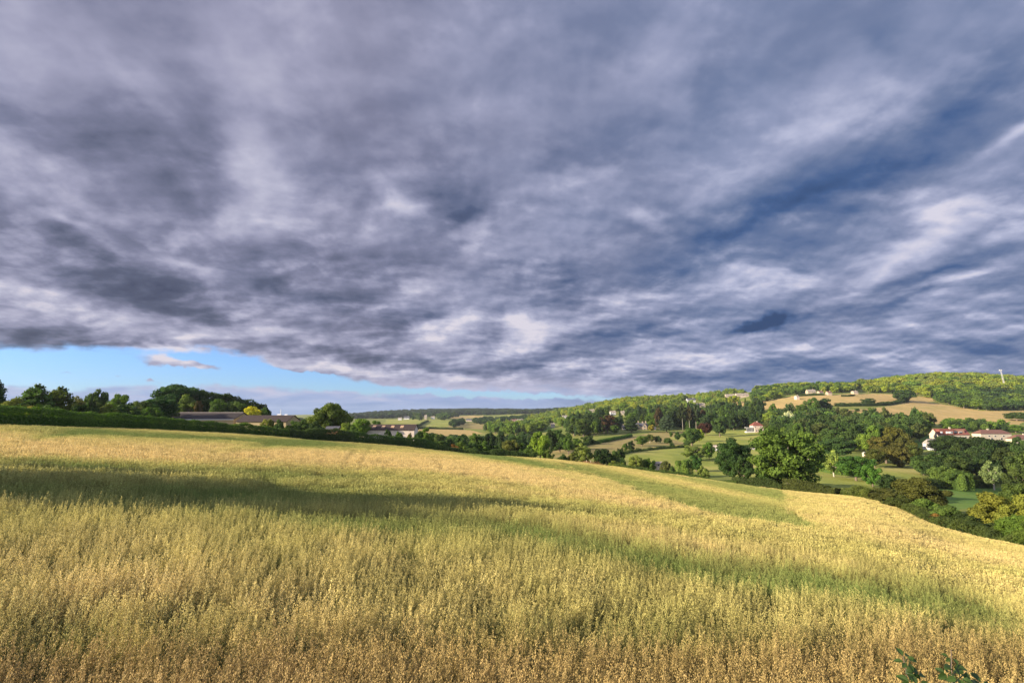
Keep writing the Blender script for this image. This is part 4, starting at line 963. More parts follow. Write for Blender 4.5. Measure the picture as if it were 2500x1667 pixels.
def ordinal(i):
    if i < 20: return ORD[i]
    t = (i + 1) // 10; u = (i + 1) % 10; tens = ['', '', 'twenty', 'thirty', 'forty', 'fifty', 'sixty', 'seventy', 'eighty', 'ninety']
    if u == 0: return tens[t][:-1] + 'ieth'
    return tens[t] + '-' + ORD[u - 1]
byw = {}
for c in indiv: byw.setdefault(c[1], []).append(c)
def tone_word(c):
    l = c[1]
    return 'yellow-green' if c[0] > .125 else 'light green' if l > .13 else 'mid green' if l > .095 else 'dark green' if l > .065 else 'very dark'
for wi, L in byw.items():
    L.sort(key=lambda c: c[2] / c[3])
    for i, c in enumerate(L):
        s, _, X, Y, Z, k, w, h, col_, *_r = c
        shape = {'round': 'round', 'oak': 'spreading', 'tall': 'upright', 'conifer': 'conical'}[k]
        tree_at(k, X, Y, h, w, col_, '%s %s tree, %s from the west in the %s' % (tone_word(col_), shape, ordinal(i), WOODS[wi][0]), group='trees of the ' + WOODS[wi][0], z=Z)
if rest:
    g = np.random.default_rng(5); n = len(rest)
    P = np.array([[c[2], c[3], c[4] - .3] for c in rest]); tint = np.ones((n, 4)); tint[:, :3] = np.array([c[8] for c in rest]) * g.uniform(.85, 1.15, (n, 1)) * g.uniform(.93, 1.07, (n, 3))
    idx = [g.choice([i for i, v in enumerate(WV) if v[0] == c[5]]) for c in rest]
    instancer('woodland', P, np.stack([np.zeros(n), np.zeros(n), g.uniform(0, 6.28, n)], 1), np.array([[c[6], c[6], c[7]] for c in rest]), idx, tint, wcoll, 'massed woodland crowns covering the far hillsides and skyline', 'woodland')
# ------------------------------------------------------------------ buildings
def plain(name, c, rough=.85, var=.12, sc=1.2, spec=.2, stripes=None):
    m = Mat(name); o = m.obj(); n = m.noise(o, sc, 5, .65)
    f = n
    if stripes:
        wv = m.n('ShaderNodeTexWave', wave_type='BANDS', bands_direction=stripes[0]); m.put(wv.inputs[0], o); wv.inputs['Scale'].default_value = stripes[1]; wv.inputs['Distortion'].default_value = .3
        f = m.math('MULTIPLY_ADD', wv.outputs[1], .35, m.math('MULTIPLY', n, .8))
    col = m.ramp(f, [(.3, tuple(v * (1 - var * 2) for v in c)), (.7, tuple(min(1, v * (1 + var)) for v in c))])
    return m.done(col, rough, spec, f, .4, .05)
W_CREAM = plain('cream_render', (.52, .44, .33)); W_STONE = plain('bath_stone', (.44, .35, .24), sc=.8); W_WHITE = plain('white_paint', (.60, .58, .54), var=.08)
W_PINK = plain('pale_stone', (.55, .43, .34), var=.1); W_TAN = plain('tan_cladding', (.40, .31, .17), stripes=('X', 1.4)); W_PALE = plain('weathered_boards', (.60, .50, .40), stripes=('X', 1.1), var=.2)
W_BRICK = plain('brick_red', (.33, .17, .11))
R_RED = plain('red_tiles', (.19, .065, .046), stripes=('Y', 2.2)); R_BROWN = plain('brown_tiles', (.15, .075, .055), stripes=('Y', 2.2)); R_SLATE = plain('slate', (.085, .085, .095), stripes=('Y', 2.0))
R_BARN = plain('fibre_cement_sheets', (.034, .027, .025), stripes=('X', 1.2), var=.2); R_BARN2 = plain('fibre_cement_brown', (.050, .036, .030), stripes=('X', 1.2), var=.2); R_STONE = plain('stone_tiles', (.30, .25, .19)); R_FLAT = plain('felt_roof', (.30, .26, .23))
GLASS = Mat('window_glass').done((.03, .035, .045), .08, .6); FRAME = plain('white_frame', (.75, .74, .72), var=.03)
LIGHT_SHEET = plain('rooflight_sheet', (.42, .27, .16)); METAL = plain('galvanised_steel', (.60, .62, .63), .5, spec=.5); WOODP = plain('weathered_timber', (.30, .22, .13), sc=5)
def box_vf(x0, x1, y0, y1, z0, z1):
    v = [(x0, y0, z0), (x1, y0, z0), (x1, y1, z0), (x0, y1, z0), (x0, y0, z1), (x1, y0, z1), (x1, y1, z1), (x0, y1, z1)]
    return v, [(0, 3, 2, 1), (4, 5, 6, 7), (0, 1, 5, 4), (1, 2, 6, 5), (2, 3, 7, 6), (3, 0, 4, 7)]
def pydata(name, v, f, mat, parent=None, loc=None):
    me = bpy.data.meshes.new(name); me.from_pydata([tuple(p) for p in v], [], f); me.update(); return link(name, me, mat, parent, loc)
def boxes(name, L, mat, parent=None, loc=None):
    V_, F_ = [], []
    for b in L:
        v, f = box_vf(*b); o = len(V_); V_ += v; F_ += [tuple(i + o for i in q) for q in f]
    return pydata(name, V_, F_, mat, parent, loc)
def building(name, label, cat, X, Y, L, W, eave, ridge, wall, roof, rz=0, z=None, hip=False, wins=(), chim=(), group=None, over=.35, sink=3.0, door=None, bar=False):
    """Ridge along local x; the front wall is at -W/2. Heights above the ground at the site."""
    z = gz1(X, Y) if z is None else z
    e = thing(name, label, cat, (X, Y, z), R(rz), group)
    a, b = L / 2, W / 2
    v = [(-a, -b, -sink), (a, -b, -sink), (a, b, -sink), (-a, b, -sink), (-a, -b, eave), (a, -b, eave), (a, b, eave), (-a, b, eave)]
    f = [(0, 3, 2, 1), (0, 1, 5, 4), (2, 3, 7, 6)]
    if hip: f += [(1, 2, 6, 5), (3, 0, 4, 7), (4, 5, 6, 7)]
    else: v += [(-a, 0, ridge - .12), (a, 0, ridge - .12)]; f += [(1, 2, 6, 9, 5), (3, 0, 4, 8, 7)]
    pydata('wall', v, f, wall, e)
    oa, ob = a + over, b + over; se = eave - (ridge - eave) * over / b; t = .16
    hx = (a - b * .9) if hip else oa
    top = [(-oa, -ob, se), (oa, -ob, se), (oa, ob, se), (-oa, ob, se), (-hx, 0, ridge), (hx, 0, ridge)]
    v = [(x, y, zz + t) for x, y, zz in top] + top
    f = [(0, 1, 5, 4), (2, 3, 4, 5), (1, 2, 5), (3, 0, 4), (6, 10, 11, 7), (8, 11, 10, 9), (7, 11, 8), (9, 10, 6), (0, 6, 7, 1), (1, 7, 8, 2), (2, 8, 9, 3), (3, 9, 6, 0)] if hip else \
        [(0, 1, 5, 4), (2, 3, 4, 5), (6, 10, 11, 7), (8, 11, 10, 9), (0, 6, 7, 1), (2, 8, 9, 3), (1, 7, 11, 5), (5, 11, 8, 2), (3, 9, 10, 4), (4, 10, 6, 0)]
    rf = pydata('roof', v, f, roof, e)
    for cx, cy, cw, chh in chim:
        boxes('chimney', [(cx - cw / 2, cx + cw / 2, cy - .4, cy + .4, eave, ridge + chh), (cx - cw / 2 - .08, cx + cw / 2 + .08, cy - .48, cy + .48, ridge + chh, ridge + chh + .15)], wall, rf)
    for wx, wz, ww, wh in wins:
        fr_ = boxes('window', [(wx - ww / 2 - .1, wx + ww / 2 + .1, -b - .07, -b + .02, wz - .1, wz + wh + .1)], FRAME, e)
        if bar: P_ = [(wx - ww / 2, wx - .05, -b - .10, -b - .06, wz, wz + wh), (wx + .05, wx + ww / 2, -b - .10, -b - .06, wz, wz + wh)]
        else: P_ = [(wx - ww / 2, wx + ww / 2, -b - .10, -b - .06, wz, wz + wh)]
        boxes('pane', P_, GLASS, fr_)
    if door: boxes('door', [(door[0] - door[1] / 2, door[0] + door[1] / 2, -b - .09, -b + .02, 0, door[2])], WOODP, e)
    return e
def spot(x, Y): P = at(x, 1030, Y); return P[0], P[1]
def zrow(x, y, Y): return at(x, y, Y)[2]
# --- farm
X, Y = spot(515, 212); z = gz1(X, Y)
b1 = building('barn', 'longest dark-roofed barn with tan cladding before the tree clump', 'barn', X, Y, 25.5, 15, zrow(515, 1023, 205) - z, zrow(515, 1008, 212) - z, W_TAN, R_BARN, over=.3)
boxes('gutter', [(-12.9, 12.9, -7.95, -7.80, zrow(515, 1023, 205) - z - .22, zrow(515, 1023, 205) - z - .02)], FRAME, b1)
boxes('ridge_vent', [(-12.4, 12.4, -.25, .25, zrow(515, 1008, 212) - z + .1, zrow(515, 1008, 212) - z + .34)], R_FLAT, b1)
X, Y = spot(655, 206); z = gz1(X, Y)
b2 = building('barn', 'lower brown-roofed barn adjoining the longest barn', 'barn', X + .5, Y, 18.5, 14, zrow(655, 1029, 199) - z, zrow(655, 1014, 206) - z, W_TAN, R_BARN2, over=.3)
X, Y = spot(944, 222); z = gz1(X, Y)
e3, r3 = zrow(944, 1049, 218) - z, zrow(944, 1036, 222) - z
b3 = building('barn', 'third barn with pale weathered boards and four tan rooflights', 'barn', X + 1.0, Y, 22.5, 9, e3, r3, W_PALE, R_BARN2, over=.25, sink=4)
for xr in (-5.5, -1.8, 2.0, 5.8):
    sl = (r3 - e3) / 4.5
    v = []
    for dy, dx in ((-3.0, -.6), (-3.0, .6), (-1.1, .6), (-1.1, -.6)): v.append((xr + dx * 1.1, dy, r3 + dy * sl + .19))
    v += [(p[0], p[1], p[2] - .08) for p in v]
    pydata('rooflight', v, [(0, 1, 2, 3), (0, 4, 5, 1), (1, 5, 6, 2), (2, 6, 7, 3), (3, 7, 4, 0), (7, 6, 5, 4)], LIGHT_SHEET, b3)
X, Y = spot(553, 236); z = gz1(X, Y)
building('cottage', 'pale gable end peeping over the longest barn roof', 'house', X, Y, 12, 7, zrow(553, 1009, 236) - z, zrow(553, 1001.5, 236) - z, W_PINK, R_BROWN, rz=78)
X, Y = spot(815, 186); z = gz1(X, Y)
building('shed', 'small grey-roofed shed beside the lone domed tree', 'shed', X, Y, 4, 3, zrow(815, 1046, 186) - z, zrow(815, 1041, 186) - z, W_BRICK, R_SLATE)
def pole(name, label, cat, x, ytop, Y, r, mat, lean=0.0, arm=0.0, base=None):
    P = at(x, ytop, Y); z = gz1(P[0], P[1]) if base is None else base; h = P[2] - z
    e = thing(name, label, cat, (P[0], P[1], z))
    v, f = tube([(-lean * h, 0, -.5), (0, 0, h)], [r, r * .8], 8); o = link('post', mesh_np('post', v, f, smooth=True), mat, e); o.data.validate()
    if arm: boxes('crossarm', [(-arm, arm, -.06, .06, h - .6, h - .45)], mat, e)
    return e
pole('telegraph_pole', 'leaning pale pole with crossarm behind the longest barn', 'pole', 471, 992, 226, .28, W_PALE, .12, 1.0)
pole('telegraph_pole', 'shorter pale post sticking up behind the longest barn', 'pole', 512, 999, 226, .25, W_PALE, .05)
pole('radio_mast', 'thin white far-off mast over the second barn roof', 'mast', 686, 999, 900, .55, W_WHITE)
pole('radio_mast', 'thin grey mast on the far skyline beyond the lone tree', 'mast', 914, 1008, 2400, 1.1, METAL, base=at(914, 1023, 2400)[2])
for i, (x, y, w, l) in enumerate([(681, 1011.5, 9, 'small white far-off roof under the thin mast'), (698, 1012, 7, 'small white far-off roof east of the thin mast')]):
    X, Y = spot(x, 700); z = at(x, 1020, 700)[2]; e_ = zrow(x, y + 1.5, 700) - z
    building('farm_building', l, 'building', X, Y, w * .54, 4, e_, e_ + 1.2, W_WHITE, W_WHITE, z=z, over=.1)
# --- valley
X, Y = spot(1601, 208); z = gz1(X, Y)
building('stone_hut', 'small grey stone hut in the bushes by the oat field', 'hut', X, Y, 3.2, 3, zrow(1601, 1131, 208) - z, zrow(1601, 1127, 208) - z, W_PALE, R_STONE, wins=[(0, zrow(1601, 1136, 208) - z, .7, .8)])
CY_ = hit(1750, 1100, 260)[1]; X, Y = spot(1750, CY_); z = gz1(X, Y)
building('white_cottage', 'small white cottage half hidden behind the dark oak', 'cottage', X, Y, 5.5, 4.5, zrow(1750, 1092, CY_) - z, zrow(1750, 1087, CY_) - z, W_WHITE, W_PINK, wins=[(-1.2, 1, .9, 1), (1.3, 1, .9, 1)])
# manor
MY = 610; X, Y = spot(1563, MY); z = min(gz1(X, Y), zrow(1563, 1053, MY)); H = lambda y, yy=MY: zrow(1563, y, yy) - z
man = building('manor_house', 'gabled stone manor with many chimneys below the dark wood', 'manor', X, Y, 14, 10, H(1040), H(1032.5), W_STONE, R_SLATE, z=z,
    wins=[(x, zz, 1.1, 1.7) for zz in (1.2, 4.6) for x in (-5.2, -2.2, 5.0)], chim=[(-6, 0, 1.2, 1.9), (-2, 1, 1.2, 2.2), (2.6, 0, 1.2, 1.8), (6.1, 0, 1.2, 2.2)], bar=True)
for gx, gw, gt in ((-4.4, 4.0, 1033.5), (3.2, 5.0, 1032)):
    zt = H(gt); ze = H(1040) - .2
    v = [(gx - gw / 2, -6.2, -1), (gx + gw / 2, -6.2, -1), (gx + gw / 2, -6.2, ze), (gx, -6.2, zt), (gx - gw / 2, -6.2, ze)]; v += [(p[0], 0, p[2]) for p in v]
    gb = pydata('gable_bay', v, [(0, 1, 2, 3, 4), (1, 6, 7, 2), (0, 4, 9, 5)], W_STONE, man)
    v = [(gx - gw / 2 - .3, -6.5, ze - .2), (gx, -6.5, zt + .15), (gx + gw / 2 + .3, -6.5, ze - .2)]; v += [(p[0], -.02, p[2]) for p in v]; v += [(p[0], p[1], p[2] - .15) for p in v]
    pydata('gable_roof', v, [(0, 1, 4, 3), (1, 2, 5, 4), (0, 6, 7, 1), (1, 7, 8, 2), (6, 9, 10, 7), (7, 10, 11, 8), (0, 3, 9, 6), (2, 8, 11, 5)], R_SLATE, man)
    for zz in (1.4, 4.6):
        fr_ = boxes('window', [(gx - .9, gx + .9, -6.28, -6.18, zz, zz + 1.8)], FRAME, man); boxes('pane', [(gx - .8, gx - .05, -6.31, -6.27, zz + .1, zz + 1.7), (gx + .05, gx + .8, -6.31, -6.27, zz + .1, zz + 1.7)], GLASS, fr_)
X, Y = spot(1532, 612); z = min(gz1(X, Y), zrow(1532, 1053, 612))
building('manor_wing', 'low slate-roofed service wing just west of the manor', 'house', X, Y, 13, 7, zrow(1532, 1043, 612) - z, zrow(1532, 1038, 612) - z, W_CREAM, R_SLATE, z=z, wins=[(-4, .8, 1, 1.3), (0, .8, 1, 1.3)], chim=[(-5, 0, .9, 1)])
X, Y = spot(1593, 600); z = min(gz1(X, Y), zrow(1593, 1053, 600))
building('outbuilding', 'dark-roofed outbuilding just east of the manor', 'outbuilding', X, Y, 6, 5, zrow(1593, 1047, 600) - z, zrow(1593, 1042, 600) - z, W_STONE, R_SLATE, z=z)
# red-roofed lodge with conservatory
LY = 540; X, Y = spot(1849, LY); z = min(gz1(X, Y), zrow(1849, 1051, LY)); H = lambda y, yy=LY: zrow(1849, y, yy) - z
lod = building('lodge', 'pink house with hipped red roof and white conservatory', 'house', X, Y + 3, 10, 8, H(1038), H(1030), W_PINK, R_RED, z=z, hip=True, wins=[(-3, H(1044), 1.2, 1.2), (2.5, H(1044), 1.2, 1.2)], chim=[(1, 0, 1.0, .8)])
boxes('front_wing', [(-4.6, 5.4, -6.5, -4.02, -2, H(1043))], W_PINK, lod)
for wx in (-3.2, -.6, 2.0, 4.2):
    fr_ = boxes('window', [(wx - .7, wx + .7, -6.58, -6.48, 1.0, 2.2)], FRAME, lod); boxes('pane', [(wx - .6, wx + .6, -6.61, -6.57, 1.1, 2.1)], GLASS, fr_)
cons = boxes('conservatory', [(-12.6, -4.7, -5.6, -1.5, -2, .8), (-12.7, -4.65, -5.7, -1.4, H(1043) - .35, H(1043))] + [(x - .1, x + .1, -5.6, -5.4, .8, H(1043) - .35) for x in np.linspace(-12.4, -4.9, 7)], W_WHITE, lod)
boxes('pane', [(-12.4, -4.9, -5.45, -5.41, .8, H(1043) - .35)], GLASS, cons)
# houses on the eastern slope
def house_px(name, label, x0, x1, yr, ye, Y_, wall, roof, W=8, **kw):
    xm = (x0 + x1) / 2; z = kw.pop('z', None); wh = kw.pop('wh', 4.6 if Y_ > 280 else 2.3)
    for _ in range(4): Y_ = .5 * Y_ + .5 * hit(xm, ye + wh * F / Y_, Y_ * .72)[1]
    X, Y = spot(xm, Y_)
    z = gz1(X, Y) if z is None else z
    L = (x1 - x0) / F * Y_; e_ = zrow(xm, ye, Y_ - W / 2) - z; r_ = zrow(xm, yr, Y_) - z
    if e_ < 2.2: dz = 2.4 - e_; z -= dz; e_ += dz; r_ += dz
    kw.setdefault('wins', [(t * L, e_ - 1.7, min(1.2, L * .12), 1.1) for t in (-.3, 0.05, .32)])
    return building(name, label, kw.pop('cat', 'house'), X, Y, L, W, e_, r_, wall, roof, z=z, **kw)
HY = 400
h1 = house_px('semi_detached_house', 'large house with steep red mansard roof and white dormers', 2276, 2352, 1046.5, 1060.5, HY, W_CREAM, R_RED, W=9, chim=[(.8, 0, 1.1, 1.2)], wins=[(-9.6, 2.0, 1.8, 1.4), (-6.2, 2.0, 1.2, 1.4), (-2.5, 1.6, 2.4, 1.8), (4, 2.0, 1.6, 1.2), (9, 2.0, 1.6, 1.2)])
hz = h1.location.z; HY = h1.location.y
eave1 = zrow(2316, 1061, HY - 4.5) - hz; rid1 = zrow(2316, 1046, HY) - hz
boxes('upper_storey', [(-11.4, 0.1, -4.9, 3, eave1 - .1, rid1 - .5)], R_RED, h1); boxes('upper_storey', [(0.4, 9.5, -3.6, 3, eave1 - .1, rid1 - .55)], W_BRICK, h1)
for wx in (-10, -5.6, -3.6, -1.8):
    fr_ = boxes('dormer_window', [(wx - .8, wx + .8, -5.05, -4.88, eave1 + 1.0, eave1 + 2.6)], FRAME, h1); boxes('pane', [(wx - .55, wx + .55, -5.10, -5.04, eave1 + 1.25, eave1 + 2.35)], GLASS if wx == -1.8 else FRAME, fr_)
for wx in (2.2, 6.2):
    fr_ = boxes('window', [(wx - 1.4, wx + 1.4, -3.72, -3.58, eave1 + .9, eave1 + 2.5)], FRAME, h1); boxes('pane', [(wx - 1.3, wx + 1.3, -3.76, -3.71, eave1 + 1.0, eave1 + 2.2)], GLASS, fr_)
gx_, gy_ = spot(2273, 372); gzz = min(gz1(gx_, gy_), zrow(2273, 1089, 372))
gar = thing('garage', 'flat-roofed pale garage below the mansard-roofed house', 'garage', (gx_, gy_, gzz)); gt_ = zrow(2273, 1083, 372) - gzz
boxes('wall', [(-4.6, 4.6, -2, 4, -2, gt_)], W_WHITE, gar)
rv, rf_ = [(-5, -2.3, gt_), (5, -2.3, gt_), (5, 4.3, gt_ + .1), (-5, 4.3, gt_ + .1), (-4, 0, gt_ + 3.2), (4, 0, gt_ + 3.2)], [(0, 1, 5, 4), (2, 3, 4, 5), (1, 2, 5), (3, 0, 4), (3, 2, 1, 0)]
pydata('roof', rv, rf_, R_FLAT, gar)
house_px('detached_house', 'cream house with hipped brown roof and grey chimney', 2380, 2453, 1049, 1058, 405, W_CREAM, R_BROWN, W=9, hip=True, chim=[(-2.5, 0, 1.3, .9)], wins=[(-6, 2.6, 1.3, .9), (-1, 2.6, 1.3, .9), (6, 2.6, 1.3, .9), (-4, .2, 1.4, 1.3), (4, .2, 1.4, 1.3)])
house_px('detached_house', 'brown-roofed pale house cut by the eastern edge of the view', 2463, 2545, 1061, 1071, 370, W_CREAM, R_BROWN, W=9, hip=True, chim=[(-3, 0, 1.1, .8)], wins=[(-8, 2.2, 1.8, .9), (-3, 2.2, 1.8, .9), (3, 2.2, 1.8, .9)])
house_px('house', 'dark-roofed house almost hidden in the brown-green trees', 2172, 2205, 1090, 1098, 296, W_CREAM, R_SLATE, W=7)
for x0, x1, yr, ye, Y_, l in [(2286, 2298, 1101, 1103, 300, 'white tilted shed roof under the very dark trees'), (2303, 2312, 1103, 1104, 300, 'smaller white shed east of the tilted one'), (2101, 2110, 1104, 1107, 300, 'tiny white garden shed near the slender light tree')]:
    house_px('garden_shed', l, x0, x1, yr, ye, Y_, W_PINK, W_WHITE, W=2.5, cat='shed', wins=(), over=.1, wh=1.6)
# ridge houses
for x0, x1, yr, ye, Y_, wl, rf, l in [
    (1774, 1800, 962, 966, 1010, W_PINK, R_STONE, 'western half of the long pale terrace on the ridge'),
    (1800, 1830, 960, 964, 1010, W_PINK, R_STONE, 'eastern half of the long pale terrace on the ridge'),
    (1679, 1699, 972, 976, 980, W_WHITE, R_SLATE, 'white house high in the sunlit wood'),
    (1702, 1722, 984, 989, 880, W_CREAM, R_STONE, 'yellowish house below the white one in the wood'),
    (1975, 1995, 951, 955, 900, W_STONE, R_STONE, 'stone cottage on the ridge above the golden field'),
    (2003, 2013, 954, 957, 900, W_STONE, R_BROWN, 'small cottage just east of the stone one'),
    (2024, 2034, 955, 958, 930, W_STONE, R_BROWN, 'brown-roofed cottage in the ridge trees'),
    (2087, 2098, 954, 956, 980, W_STONE, R_STONE, 'small stone cottage where the ridge wood begins'),
    (1946, 1953, 965.5, 967, 800, W_PINK, R_STONE, 'low white building beside the upper golden field'),
    (1490, 1503, 1003, 1006, 860, W_WHITE, R_STONE, 'white cottage in the sunlit wood above the copper beech'),
    (1516, 1526, 1003, 1006, 860, W_CREAM, R_STONE, 'small cream cottage east of the white woodland one'),
    (1345, 1354, 1033, 1036, 800, W_CREAM, R_STONE, 'cream cottage on the edge of the green slope'),
    (1439, 1452, 999, 1002, 1050, W_CREAM, R_STONE, 'distant cream house amid bright hillside trees'),
    (1373, 1384, 1014, 1016, 1150, W_WHITE, R_STONE, 'distant white house low amid hillside trees'),
    (1238, 1256, 1026, 1029, 1150, W_WHITE, R_BROWN, 'brown-roofed white house, western of the far hamlet'),
    (1262, 1277, 1023, 1026, 1150, W_WHITE, R_STONE, 'long white house, eastern of the far hamlet'),
    (1247, 1262, 1023, 1025, 1220, W_PINK, R_BROWN, 'small brown-roofed house in the middle of the far hamlet'),
    (1138, 1152, 1022, 1025, 1600, W_PINK, R_SLATE, 'grey farmhouse among the far fields'),
    (972, 981, 1019, 1021, 1500, W_WHITE, R_STONE, 'small white farm building on the far hill, western one'),
    (986, 999, 1016, 1020, 1500, W_WHITE, R_SLATE, 'white farmhouse on the far hill'),
    (1036, 1042, 1013, 1019, 1700, W_CREAM, R_STONE, 'narrow cream house on the far hill'),
    (1053, 1061, 1016, 1019, 1700, W_WHITE, R_STONE, 'low white cottage east of the narrow cream house')]:
    house_px('cottage', l, x0, x1, yr, ye, Y_, wl, rf, W=8, chim=[((x1 - x0) / F * Y_ * .3, 0, 1.0, 1.0)])
# lattice mast on the eastern ridge
MP = at(2451, 935, 1010); mt = at(2443, 902, 1010)[2] - MP[2]
mast = thing('radio_mast', 'pale leaning lattice mast with dish head on the wooded ridge', 'mast', (MP[0], MP[1], MP[2]))
Vs, Fs, o_ = [], [], 0
lean = -.13
def mp(z, sx, sy): w = .85 * (1 - .45 * z / mt); return (lean * z + sx * w, sy * w, z)
for sx, sy in ((-1, -1), (1, -1), (1, 1), (-1, 1)):
    v, f = tube([mp(0, sx, sy), mp(mt * .92, sx, sy)], [.15, .12], 6); Vs.append(v); Fs.append(f + o_); o_ += len(v)
for k in range(8):
    z0, z1 = mt * .92 * k / 8, mt * .92 * (k + 1) / 8
    for (a, b), (c, d) in (((-1, -1), (1, -1)), ((1, -1), (1, 1)), ((1, 1), (-1, 1)), ((-1, 1), (-1, -1))):
        v, f = tube([mp(z0, a, b), mp(z1, c, d)], [.08, .08], 5); Vs.append(v); Fs.append(f + o_); o_ += len(v)
me_ = mesh_np('lattice', np.concatenate(Vs), np.concatenate(Fs)); me_.validate(); link('lattice', me_, W_WHITE, mast)
hx = lean * mt
boxes('antenna_head', [(hx - 2.4, hx + 2.4, -.8, .8, mt * .92, mt * .95), (hx - 2.2, hx - 1.6, -.5, .5, mt * .95, mt), (hx + 1.5, hx + 2.1, -.5, .5, mt * .95, mt * .99), (hx - .3, hx + .3, -.3, .3, mt * .95, mt)], W_WHITE, mast)
for x, y, l in [(2190, 1226, 'weathered fence post at the turn of the oat field'), (1432, 1123, 'thin fence post on the oat edge west of the dark tree'), (1442, 1124, 'thin fence post on the oat edge under the dark tree')]:
    Ye = np.interp(x, ex, [e[1] for e in EDGE]) - .2; pole('fence_post', l, 'post', x, y, Ye, .09, W_PALE)

# ------------------------------------------------------------------ brambles on the near bank
lm = Mat('bramble_leaf'); lc = lm.ramp(lm.noise(lm.world(), 9, 4, .6), [(.3, (.022, .045, .006)), (.7, (.045, .080, .010))]); BLEAF = lm.done(lc, .45, .4, lm.noise(lm.world(), 60, 3), .3, .01, transl=.3, tcol=(.07, .16, .02))
def leaflet(L, Wd, g):
    n = 9; v, f = [], []
    for i in range(n):
        t = i / (n - 1); w = Wd * math.sin(math.pi * min(1, t * .98 + .01)) ** .75 * (1 - .25 * t) * (1 + (.12 if i % 2 else -.06)); dz = -.25 * L * t * t
        v += [(t * L, -w / 2, dz + w * .18), (t * L, 0, dz), (t * L, w / 2, dz + w * .18)]
    for i in range(n - 1):
        a = 3 * i; f += [(a, a + 1, a + 4, a + 3), (a + 1, a + 2, a + 5, a + 4)]
    return np.array(v), f
def shoot(label, x, ytop, Y, leaves, seed):
    g = np.random.default_rng(seed); ytop += 10; leaves = [(a_1, b_1 + 10, c_1, d_1) for a_1, b_1, c_1, d_1 in leaves]; P = at(x, ytop, Y); zg = gz1(P[0], P[1]); e = thing('bramble_shoot', label, 'bramble', (P[0], P[1], zg))
    top = Vector((0, 0, P[2] - zg)); bend = g.uniform(-.15, .15, 2)
    path = [(bend[0], bend[1], 0), (bend[0] * .6, bend[1] * .5, top.z * .5), (bend[0] * .2, 0, top.z * .85), (0, 0, top.z)]
    v, f = tube(path, [.008, .006, .004, .002], 6); me = mesh_np('stem', v, f, smooth=True); me.validate(); link('stem', me, BARK, e)
    for (lx, ly, s, n) in leaves:
        Q = at(lx, ly, Y + g.uniform(-.12, .12)); c = Vector((Q[0] - P[0], Q[1] - P[1], Q[2] - zg)); VV, FF = [], []
        az0 = g.uniform(0, 6.28)
        for k in range(n):
            s_ = s * g.uniform(.5, .72); v, f = leaflet(s_, s_ * .72, g); a = az0 + (k - (n - 1) / 2) * 1.15
            Mx = Matrix.Rotation(a, 3, 'Z') @ Matrix.Rotation(g.uniform(-.5, .3), 3, 'Y') @ Matrix.Rotation(g.uniform(-.4, .4), 3, 'X')
            Mx = Matrix.Rotation(R(38), 3, 'X') @ Mx
            o = len(VV); VV += [Mx @ Vector(p) + Vector((math.cos(a), math.sin(a), 0)) * .012 for p in v]; FF += [tuple(i + o for i in q) for q in f]
        # petiole back to the stem
        sp_ = Vector(path[2]).lerp(Vector(path[3]), .4); sp_.z = min(top.z, c.z - .02)
        tv, tf = tube([tuple(sp_ - c), (0, 0, 0)], [.003, .002], 4); o = len(VV); VV += [Vector(p) for p in tv]; FF += [tuple(int(i) + o for i in q) if q[2] != q[3] else tuple(int(i) + o for i in q[:3]) for q in tf]
        me = bpy.data.meshes.new('leaf'); me.from_pydata([tuple(p) for p in VV], [], FF); me.update(); lo = link('leaf', me, BLEAF, e, loc=c)
shoot('dark green bramble shoot, larger one at the foot of the oats', 2322, 1575, 2.6, [(2322, 1594, .05, 3), (2325, 1614, .06, 3), (2345, 1610, .05, 1), (2314, 1634, .065, 3), (2360, 1629, .065, 3), (2340, 1644, .07, 3), (2326, 1657, .07, 3), (2368, 1657, .075, 3), (2392, 1652, .055, 3)], 3)
shoot('slimmer bramble shoot west of the larger one', 2205, 1590, 2.7, [(2208, 1592, .06, 3), (2222, 1600, .045, 1), (2212, 1606, .055, 3), (2237, 1621, .06, 1), (2222, 1634, .06, 3), (2240, 1640, .055, 3), (2226, 1656, .075, 3), (2245, 1664, .06, 3)], 4)
